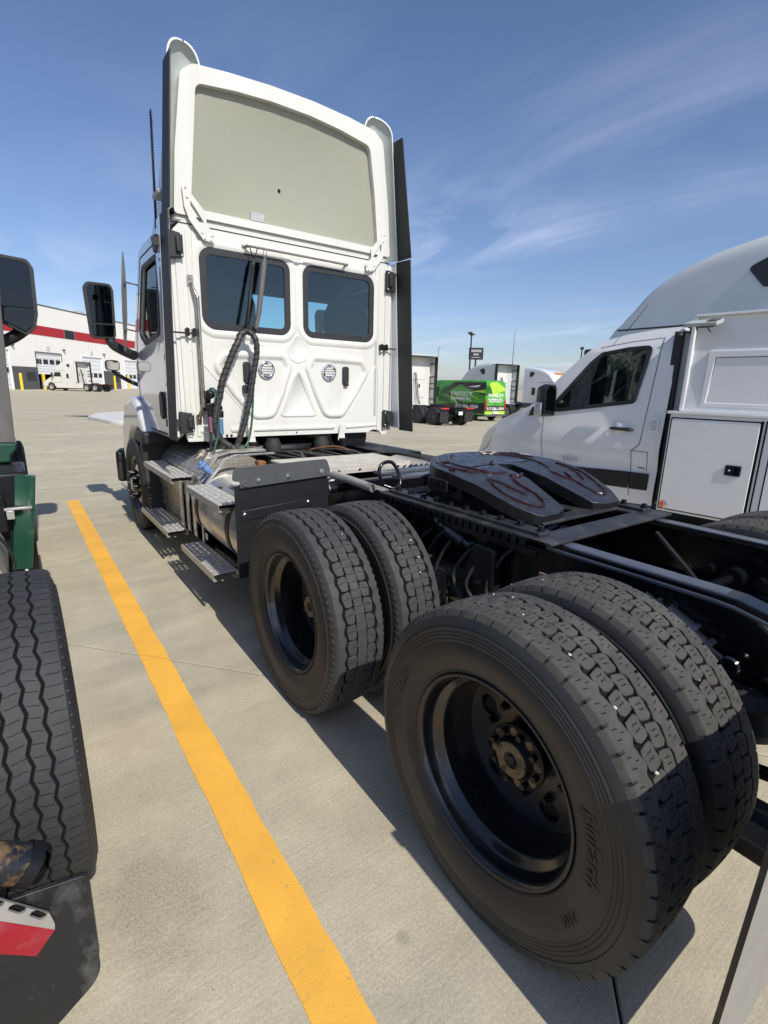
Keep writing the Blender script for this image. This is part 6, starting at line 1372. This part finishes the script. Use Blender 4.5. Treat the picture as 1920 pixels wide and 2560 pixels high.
# ------------------------------------------------------------------ green plumbing van
def plumbing_van():
    x0, y0 = 23.28, 22.0; t = thing('plumbing_van', 'bright green and black wrapped plumbing van seen from behind', 'van', (x0, y0, gz(x0, y0)))
    # local: rear face at y=0, half width .97
    H = 2.60
    prof = [(0.0, .42), (.9, .40), (6.8, .40), (6.9, .8), (6.75, 1.15), (5.95, 1.42), (5.3, 2.28), (5.05, 2.5), (4.6, H), (.20, H), (.04, 2.50), (0, 1.4)]
    secs = []
    for x, k in ((-.97, .955), (-.955, .98), (-.88, .993), (-.5, 1), (.5, 1), (.88, .993), (.955, .98), (.97, .955)): secs.append([Vector((x*(1 if z < 1.3 else 1-.07*(z-1.3)), y, z if z < 1.5 else 1.5+(z-1.5)*(k*2-1 if z > 2.2 else 1))) for y, z in prof])
    MB().loft(secs).build('body', 'van_green', t, smooth=40)
    xs = -.975
    def side(pts, m_, name='graphic', r=.03, d=.008):
        q = MB(); p = rpoly(pts, r, 3); a = [Vector((xs*(1 if z < 1.3 else 1-.07*(z-1.3)) - .001, y, z)) for y, z in p]; c = [v + Vector((-d, 0, 0)) for v in a]; q.loft([a, c]); return q.build(name, m_, t)
    side([(.06, .50), (6.0, .50), (5.6, .85), (3.4, 1.05), (.06, 1.16)], 'van_black')
    side([(.06, 1.62), (.06, 2.44), (2.6, 2.46), (1.6, 2.05)], 'van_black')
    side([(2.1, 2.46), (2.9, 2.46), (4.2, 1.9), (3.9, 1.75)], 'van_black')
    side([(.3, 1.28), (1.2, 1.62), (1.9, 2.02), (1.1, 1.55)], 'van_lime', d=.012); side([(1.9, 1.0), (2.2, 1.0), (3.8, 1.75), (3.7, 1.9)], 'van_black', d=.012)
    side([(2.4, 1.05), (2.55, 1.05), (3.2, 1.5), (3.15, 1.6)], 'van_lime', d=.014); side([(3.2, 1.05), (4.5, 1.2), (4.4, 1.6), (3.5, 1.4)], 'van_darkgreen', d=.010)
    side([(3.5, 1.8), (4.3, 1.6), (4.2, 2.0), (3.7, 2.2)], 'van_darkgreen', d=.010)
    side([(.5, 2.30), (1.9, 2.15), (.7, 2.15)], 'print_white', d=.012); side([(.06, 2.0), (1.3, 1.88), (.06, 1.78)], 'van_lime', d=.012)
    def sl(body, y, z, size, width, m_='print_white'):
        M = axes((xs*(1 if z < 1.3 else 1-.07*(z-1.3))-.014, y, z), (0, -1, 0), (.0, 0, 1)); lettering('lettering', body, size, m_, M, t, .006, width, bold=.004)
    sl('PARSLEY', 2.15, 1.56, .42, 2.0); sl('PLUMBING INC.', 2.15, 1.28, .26, 1.95, 'print_white'); sl('317-506-1054', 1.65, .80, .32, 2.1)
    # rear face
    def rear(pts, m_, name='graphic', d=.010, r=.03): return MB().prism(rpoly(pts, r, 3), 1, -.012-d, -.012).build(name, m_, t)
    rear([(-.93, 1.0), (.93, 1.0), (.90, 1.6), (-.90, 1.6)], 'van_green', d=.002); rear([(-.92, .66), (.92, .66), (.93, .98), (-.93, .98)], 'van_black')
    rear([(-.92, .42), (.92, .42), (.92, .64), (-.92, .64)], 'van_lime'); rear([(-.90, 1.60), (.88, 1.60), (.86, 2.1), (.0, 2.5), (-.60, 2.45)], 'van_lime', d=.003); rear([(-.90, 1.62), (-.25, 1.62), (-.55, 2.2), (-.86, 2.3)], 'van_darkgreen', d=.005); rear([(.05, 1.62), (.88, 1.62), (.86, 1.95), (.4, 1.9)], 'van_green', d=.005)
    for z, body, s_, w_ in ((1.55, 'PARSLEY', .30, 1.4), (1.32, 'PLUMBING INC.', .2, 1.38), (.72, '317-506-1054', .26, 1.6)):
        lettering('lettering', body, s_, 'print_white', axes((0, -.028, z), (1, 0, 0), (0, 0, 1)), t, .006, w_, bold=.004)
    MB().box((-.6, -.03, 1.23), (.6, -.022, 1.27)).build('small_print', 'print_white', t)
    MB().box((-.006, -.02, .45), (.006, -.012, 2.4)).build('door_gap', 'groove', t)
    for s in (-1, 1): MB().box((s*.9-.07, -.05, .75), (s*.9+.07, -.0, 1.35)).build('tail_light', 'red_lens', t, bevel=.02)
    MB().box((-.95, -.12, .32), (.95, .0, .46)).build('bumper', 'dark_grey_paint', t, bevel=.03); MB().box((-.26, -.13, .50), (.26, -.02, .62)).build('number_plate', 'print_white', t)
    for s in (-1, 1):
        for y in (1.05, 5.95): far_wheel(t, s*.86, y, .35, .22, 'dark_grey_paint', s, 0.0, 28)
    q = MB(); q.prism(rpoly([(4.5, 1.45), (5.65, 1.45), (5.15, 2.15), (4.5, 2.15)], .05), 0, xs-.012, xs); q.build('door_window', 'sign_dark', t)
    MB().sheet([(-.8, 5.935, 1.47), (.8, 5.935, 1.47), (.74, 5.34, 2.27), (-.74, 5.34, 2.27)]).build('windscreen', 'sign_dark', t)
plumbing_van()
# ------------------------------------------------------------------ white service van beside the truck
def service_van():
    X0 = 3.30; XR = 5.30
    t = thing('service_van', 'white cab van with a service body of lockable compartments', 'van', tuple(Vector((3.30, 2.6, 0)) + Matrix.Rotation(R(5), 3, 'Z') @ Vector(((X0+XR)/2-3.30, 1.0-2.6, 0))), R(5))
    o = Vector(((X0+XR)/2, 1.0, 0)); HWv = (XR-X0)/2
    def Yl(y): return y - 1.0
    tumble = lambda z: 0.0 if z < 1.30 else (z-1.30)*.085 + max(0, z-2.05)*.25
    # --- cab skin: strips of the left flank that follow the belt line, mirrored to the right
    roofl = [(1.79, 2.275), (2.05, 2.262), (2.35, 2.225), (2.55, 2.18), (2.70, 2.10), (2.85, 1.98), (3.10, 1.74), (3.43, 1.41), (3.87, 1.225), (4.12, 1.075), (4.30, .92), (4.42, .70), (4.44, .45)]
    low = [(4.36, .30), (4.05, .30)] + [(3.60 + .42*math.cos(R(a)), .37 + .42*math.sin(R(a))) for a in range(0, 181, 12)] + [(3.10, .36), (1.79, .40)]
    win = rpoly([(2.13, 1.50), (3.02, 1.365), (3.14, 1.40), (2.70, 1.93), (2.58, 2.03), (2.30, 2.075), (2.04, 2.09)], [.05,.04,.02,.05,.06,.1,.06], 5)
    outl = roofl + low
    def flank(s):
        xs = s*HWv
        loops = [outl, list(reversed(win))]; flat = [p for l in loops for p in l]
        tri = tessellate_polygon([[Vector((p[0], p[1], 0)) for p in l] for l in loops])
        bm = bmesh.new(); vs = [bm.verts.new((0, Yl(y), z)) for y, z in flat]; bm.verts.ensure_lookup_table()
        for f in tri:
            try: bm.faces.new([vs[i] for i in f])
            except ValueError: pass
        # even cuts so that the flank can curve
        for zc in (.55, .72, .80, .88, 1.0, 1.15, 1.28, 1.34, 1.5, 1.7, 1.9, 2.05, 2.15, 2.22):
            bmesh.ops.bisect_plane(bm, geom=bm.verts[:]+bm.edges[:]+bm.faces[:], plane_co=(0, 0, zc), plane_no=(0, 0, 1))
        for yc in (2.2, 2.6, 3.0, 3.3, 3.6, 3.9, 4.1, 4.25): bmesh.ops.bisect_plane(bm, geom=bm.verts[:]+bm.edges[:]+bm.faces[:], plane_co=(0, Yl(yc), 0), plane_no=(0, 1, 0))
        for v in bm.verts:
            y, z = v.co.y+1.0, v.co.z
            bulge = .028*math.exp(-((z-1.02)/.16)**2) - .016*math.exp(-((z-.80)/.10)**2) + .012*math.exp(-((z-.62)/.10)**2)
            nose = max(0, y-3.3)**2*.20
            arch = .035*math.exp(-((math.hypot(y-3.6, z-.37)-.44)/.05)**2) if z > .37 else 0
            v.co.x = s*(HWv + bulge + arch - nose - tumble(z))
        bmesh.ops.recalc_face_normals(bm, faces=bm.faces)
        me = bpy.data.meshes.new('cab_flank'); bm.to_mesh(me); bm.free(); me.materials.append(MATS['white_van'])
        me.polygons.foreach_set('use_smooth', [True]*len(me.polygons)); me.update()
        inst('cab_flank', me, t)
        # glass, seal and quarter pillar
        def wx(z): return s*(HWv - tumble(z))
        def sheet(pts, d, m_, name, par=t, th=.004):
            a = [Vector((wx(z) + s*d, Yl(y), z)) for y, z in pts]; c = [v - Vector((s*th, 0, 0)) for v in a]; q = MB(); q.loft([c, a]); return q.build(name, m_, par, smooth=0)
        q = MB(); inn = offset(win, .030); outw = offset(win, -.012); L0 = [Vector((wx(z)+s*.010, Yl(y), z)) for y, z in outw]; L1 = [Vector((wx(z)+s*.014, Yl(y), z)) for y, z in win]; L2 = [Vector((wx(z)+s*.004, Yl(y), z)) for y, z in inn]; L3 = [Vector((wx(z)-s*.02, Yl(y), z)) for y, z in inn]
        q.loft([L0, L1, L2, L3], False, False); wd = q.build('door_window', 'van_black', t, smooth=0)
        sheet(offset(win, .02), -.004, 'van_glass', 'pane', wd)
        sheet([(2.735, 1.41), (2.775, 1.40), (2.64, 1.985), (2.60, 2.0)], .010, 'van_black', 'quarter_pillar', wd, .02)
        sheet([(3.03, 1.36), (3.44, 1.28), (3.40, 1.395), (3.12, 1.42)], .012, 'van_black', 'mirror_triangle', t, .01)
        # door gap lines
        def line(pts, w=.006, name='door_gap', m_='groove', d=.004):
            q = MB()
            for (y0, z0), (y1, z1) in zip(pts[:-1], pts[1:]):
                n = 10; prev = None
                for k in range(n+1):
                    y = y0+(y1-y0)*k/n; z = z0+(z1-z0)*k/n; bulge = .028*math.exp(-((z-1.02)/.16)**2) - .016*math.exp(-((z-.80)/.10)**2) + .012*math.exp(-((z-.62)/.10)**2)
                    nose = max(0, y-3.3)**2*.20; x = s*(HWv + bulge - nose - tumble(z) + d); tv = Vector((y1-y0, z1-z0)).normalized(); nv = (-tv.y*w/2, tv.x*w/2)
                    cur = (Vector((x, Yl(y+nv[0]), z+nv[1])), Vector((x, Yl(y-nv[0]), z-nv[1])))
                    if prev: q.add([prev[0], prev[1], cur[1], cur[0]], [(0,1,2,3)])
                    prev = cur
            return q.build(name, m_, t, smooth=0)
        line([(3.22, 1.335), (3.20, .80), (3.12, .45)]); line([(1.95, 2.17), (2.0, 1.05), (2.08, .98), (2.05, .47)]); line([(1.95, 2.17), (2.30, 2.14), (2.62, 2.09)])
        line([(2.08, .98), (1.90, .98), (1.90, .77)], .005)
        # rub strip, handle, filler flap, sticker, badge
        def pad(pts, d, m_, name, bev=.006, th=.02):
            p = rpoly(pts, .012, 3); xx = HWv-.004; q = MB(); q.prism([(Yl(y), z) for y, z in p], 0, min(s*xx, s*(xx+d)), max(s*xx, s*(xx+d))); return q.build(name, m_, t, bevel=bev)
        pad([(1.86, .56), (2.06, .555), (2.06, .742), (1.86, .745)], .020, 'fender_black', 'rub_strip'); pad([(2.068, .555), (3.12, .53), (3.12, .70), (2.068, .742)], .020, 'fender_black', 'rub_strip')
        hb = MB(); hb.tube([(s*(HWv+.02), Yl(2.09), 1.205), (s*(HWv+.045), Yl(2.12), 1.207), (s*(HWv+.045), Yl(2.31), 1.207), (s*(HWv+.02), Yl(2.35), 1.205)], [.012, .021, .019, .012], 10); hb.sphere((s*(HWv+.045), Yl(2.135), 1.207), .024, 10, 8); hd = hb.build('door_handle', 'van_black', t)
        sc = MB(); sc.sphere((0, 0, 0), .068, 18, 10, (.30, 1, 1)); sc.build('handle_cup', 'white_van', hd, loc=(s*(HWv+.006), Yl(2.25), 1.215))
        if s < 0:
            pad([(1.835, 1.20), (1.93, 1.20), (1.925, 1.345), (1.835, 1.345)], .030, 'print_white', 'sticker', .001)
            for k in range(7): 
                q = MB(); xx = s*(HWv+.0275); q.box((xx-.001, Yl(1.85), 1.22+.016*k), (xx, Yl(1.915), 1.226+.016*k)); q.build('sticker_print', 'print_grey', t)
            lettering('lettering', '2500', .07, 'print_grey', axes((-HWv-.018, Yl(2.80), .775), (0, -1, 0), (0, 0, 1)), t, .003, .20, bold=.002)
            line([(1.99, .80), (1.92, .797)], .010, 'flap_notch')
        # mirror
        q = MB(); mo = rpoly([(s*(HWv+.03), 1.30), (s*(HWv+.26), 1.30), (s*(HWv+.27), 1.62), (s*(HWv+.22), 1.675), (s*(HWv+.06), 1.675), (s*(HWv+.03), 1.62)], .04, 4)
        q.loft([[Vector((x, Yl(3.06), z)) for x, z in mo], [Vector((x, Yl(3.12), z)) for x, z in offset(mo, -.004 if s > 0 else .004)], [Vector((x, Yl(3.20), z)) for x, z in offset(mo, .03 if s > 0 else -.03)]]); mm = q.build('mirror', 'van_black', t, smooth=50)
        q = MB(); q.prism(offset(mo, .02 if s > 0 else -.02), 1, Yl(3.052), Yl(3.059)); q.build('mirror_glass', 'mirror_glass', mm)
        MB().box((min(s*(HWv+.09), s*(HWv+.274)), Yl(3.10), 1.31), (max(s*(HWv+.09), s*(HWv+.274)), Yl(3.20), 1.46)).build('indicator', 'clear_lens', mm, bevel=.012)
        # headlamp
        q = MB(); hp = [(4.00, 1.08), (4.17, 1.02), (4.32, .80), (4.36, .70), (4.22, .78), (4.08, .93)]
        a = [Vector((s*(HWv - max(0, y-3.3)**2*.20 + .012 + .02*math.exp(-((z-1.02)/.16)**2)), Yl(y), z)) for y, z in hp]; c = [v - Vector((s*.08, 0, 0)) for v in a]; q.loft([c, a]); q.build('headlamp', 'clear_lens', t, bevel=.008)
        far_wheel(t, s*(HWv-.14), Yl(3.60), .355, .22, 'dark_grey_paint', s)
        for xx in (.14, .40): far_wheel(t, s*(HWv-xx), Yl(-.10), .355, .2, 'dark_grey_paint', s)
    flank(-1); flank(1)
    # roof, windscreen, hood and nose across the cab
    def across(pts, name, m_, crown_=.02, inset=0.0):
        rows = []
        for y, z in pts:
            nose = max(0, y-3.3)**2*.20; w = HWv - tumble(z) - nose - inset; row = []
            for k in range(9): u = -1+k/4; row.append(Vector((w*u, Yl(y) - .10*u*u*max(0, min(1, (y-3.9)*3)), z + crown_*(1-u*u))))
            rows.append(row)
        q = MB(); q.loft(rows, closed=False); return q.build(name, m_, t, smooth=60)
    across([(1.79, 2.275), (2.05, 2.262), (2.35, 2.225), (2.55, 2.18), (2.70, 2.10)], 'cab_roof', 'white_van', .05)
    across([(3.43, 1.41), (3.65, 1.325), (3.87, 1.225), (4.12, 1.075), (4.30, .92), (4.42, .70), (4.44, .45), (4.36, .30)], 'hood', 'white_van', .05)
    across([(2.72, 2.085), (2.85, 1.98), (3.10, 1.74), (3.42, 1.42)], 'windscreen', 'van_glass', .03, .07)
    for s in (-1, 1):
        rows = []
        for y, z in ((2.68, 2.11), (2.85, 1.98), (3.10, 1.74), (3.45, 1.40)): x = s*(HWv - tumble(z)); rows.append([Vector((x, Yl(y), z)), Vector((x-s*.09, Yl(y), z+.006))])
        MB().loft(rows, closed=False).build('windscreen_pillar', 'white_van', t)
    q = MB(); q.box((-HWv+.05, Yl(1.80), .40), (HWv-.05, Yl(1.84), 2.22)); q.build('cab_back', 'interior', t)
    MB().box((-HWv+.04, Yl(1.85), .40), (HWv-.04, Yl(4.2), .62)).build('cab_floor', 'interior', t)
    MB().box((-HWv+.10, Yl(3.0), .62), (HWv-.10, Yl(3.40), 1.34)).build('dashboard', 'interior', t, bevel=.05)
    q = MB(); q.torus((-.45, Yl(2.88), 1.33), .19, .015, 1, 24, 8); q.build('steering_wheel', 'print_black', t)
    for xs in (-.48, .48):
        q = MB(); q.box((xs-.24, Yl(2.18), .80), (xs+.24, Yl(2.66), 1.0)); q.build('seat', 'seat_grey', t, bevel=.05)
        q = MB(); q.prism(rpoly([(xs-.24, 1.0), (xs+.24, 1.0), (xs+.22, 1.52), (xs+.12, 1.78), (xs-.12, 1.78), (xs-.22, 1.52)], .05), 1, Yl(2.08), Yl(2.20)); q.build('seat_back', 'seat_grey', t, bevel=.04)
    # --- dark gap between cab and body, then the service body
    q = MB(); q.box((-HWv+.08, Yl(1.70), .42), (HWv-.08, Yl(1.79), 2.16)); q.build('gap_panel', 'primer_grey', t)
    q = MB(); q.tube([(-HWv+.06, Yl(1.775), .45), (-HWv+.06, Yl(1.775), 2.18)], .03, 8); q.build('cab_edge_trim', 'print_black', t)
    MB().box((-.9, Yl(1.66), .30), (.9, Yl(1.69), .5)).build('chassis_cross', 'black_satin', t)
    for s in (-1, 1): MB().box((s*.40-.04, Yl(-2.0), .45), (s*.40+.04, Yl(3.4), .60)).build('frame_rail', 'black_satin', t)
    BL = -HWv-.14
    q = MB(); q.prism([(BL, .40), (-BL, .40), (-BL, 1.405), (BL, 1.405)], 1, Yl(-1.9), Yl(1.69)); q.build('lower_body', 'service_body_white', t, bevel=.008)
    q = MB(); q.prism([(BL-.02, 1.405), (-BL+.02, 1.405), (-BL+.02, 1.432), (BL-.02, 1.432)], 1, Yl(-1.9), Yl(1.72)); q.build('shelf_lip', 'service_body_white', t, bevel=.004)
    q = MB(); q.prism(rpoly([(BL+.06, 1.432), (-BL-.06, 1.432), (-BL-.10, 2.335), (BL+.10, 2.335)], .02), 1, Yl(-1.9), Yl(1.64)); q.build('upper_body', 'service_body_white', t, bevel=.012)
    q = MB(); q.box((BL+.05, Yl(-1.9), 2.33), (BL+.12, Yl(1.62), 2.35)); q.build('roof_rail', 'white_van', t, bevel=.004)
    MB().box((BL+.055, Yl(1.60), 1.44), (BL+.095, Yl(1.645), 2.33)).build('corner_trim', 'white_van', t, bevel=.012)
    def panel(y0, y1, z0, z1, xx, d=.012, name='compartment_door', r=.015, m_='service_body_white'):
        q = MB(); q.prism(rpoly([(Yl(y0), z0), (Yl(y1), z0), (Yl(y1), z1), (Yl(y0), z1)], r, 3), 0, xx-d, xx+.002); o_ = q.build(name, m_, t, bevel=.004)
        g_ = MB(); g_.prism(rpoly([(Yl(y0-.012), z0-.012), (Yl(y1+.012), z0-.012), (Yl(y1+.012), z1+.012), (Yl(y0-.012), z1+.012)], r, 3), 0, xx-.002, xx+.001); g_.build('door_seal', 'groove', o_); return o_
    def latch(p, y, z, xx):
        q = MB(); q.prism(rrect(Yl(y)-.065, z-.05, Yl(y)+.065, z+.05, .012), 0, xx-.010, xx, holes=[list(reversed(rrect(Yl(y)-.055, z-.04, Yl(y)+.055, z+.04, .01)))]); q.build('latch_frame', 'print_black', p)
        q = MB(); q.prism(rrect(Yl(y)-.055, z-.04, Yl(y)+.055, z+.04, .01), 0, xx-.003, xx); q.build('latch_cup', 'black_satin', p); MB().box((xx-.008, Yl(y)-.045, z-.03), (xx-.002, Yl(y)-.005, z+.03)).build('latch_paddle', 'black_paint', p)
        MB().sphere((xx-.006, Yl(y)+.030, z), .010, 8, 6).build('latch_key', 'zinc', p)
    d1 = panel(.915, 1.665, .435, 1.36, BL); latch(d1, 1.06, .905, BL-.012)
    for ya, yb in ((.10, .80), (-1.8, -.6)): latch(panel(ya, yb, .85 if ya < -.5 else .435, 1.36, BL), ya+.14, .95, BL-.012)
    for y in (.87, .90): MB().box((BL-.006, Yl(y)-.006, .42), (BL, Yl(y)+.006, 1.38)).build('door_hinge', 'groove', t)
    XU = BL+.088
    fr = MB(); fo = [(Yl(-.9), 1.49), (Yl(1.46), 1.49), (Yl(1.455), 2.01), (Yl(-.9), 2.01)]; fi = [(Yl(-.85), 1.525), (Yl(1.415), 1.525), (Yl(1.395), 1.95), (Yl(-.85), 1.95)]
    fr.prism(fo, 0, XU-.030, XU+.04, holes=[list(reversed(fi))]); fr.build('hatch_frame', 'service_body_white', t, bevel=.006)
    q = MB(); q.prism(offset(fi, .006), 0, XU-.020, XU+.03); h_ = q.build('hatch_door', 'service_body_white', t, bevel=.004)
    g_ = MB(); g_.prism(offset(fi, -.002), 0, XU-.012, XU+.02, holes=[list(reversed(offset(fi, .010)))]); g_.build('hatch_seal', 'print_black', h_)
    # marker light and work lamp
    q = MB(); q.lathe([(BL-.001, .048), (BL-.012, .046), (BL-.020, .034), (BL-.022, 0)], (0, Yl(1.615), .475), 0, 24, a0=R(90), a1=R(270)); ml = q.build('side_marker', 'clear_lens', t)
    q = MB(); q.lathe([(BL-.001, .048), (BL-.012, .046), (BL-.020, .034), (BL-.022, 0)], (0, Yl(1.615), .475), 0, 24, a0=R(-90), a1=R(90)); q.build('side_marker', 'orange_lens', t)
    q = MB(); Mx = Matrix.Translation((BL-.05, Yl(1.50), 2.26)) @ Matrix.Rotation(R(-14), 4, 'Y')
    q.box((-.13, -.14, -.018), (.06, .14, .018), Mx); wl_ = q.build('work_lamp', 'primer_grey', t, bevel=.006)
    q = MB(); q.box((-.135, -.12, -.030), (-.02, .02, -.016), Mx); q.box((-.11, -.13, .016), (.02, -.05, .03), Mx); q.build('lamp_housing', 'dark_grey_paint', wl_, bevel=.004)
    MB().tube([(BL+.02, Yl(1.58), 2.20), (BL-.10, Yl(1.56), 2.255)], .008, 6).build('lamp_arm', 'dark_grey_paint', wl_); MB().tube(smooth_path([(BL+.02, Yl(1.46), 2.18), (BL-.02, Yl(1.47), 2.20), (BL-.04, Yl(1.48), 2.24)]), .006, 6).build('lamp_cable', 'print_black', wl_)
    MB().tube([(-.95+.02, Yl(2.35), 2.25), (-.80, Yl(2.22), 2.52)], [.005, .003], 6).build('antenna', 'print_black', t)
    q = MB(); q.box((-HWv+.1, Yl(1.76), 2.225), (-HWv+.22, Yl(1.80), 2.262)); q.build('roof_end_cap', 'white_van', t, bevel=.01)
service_van()
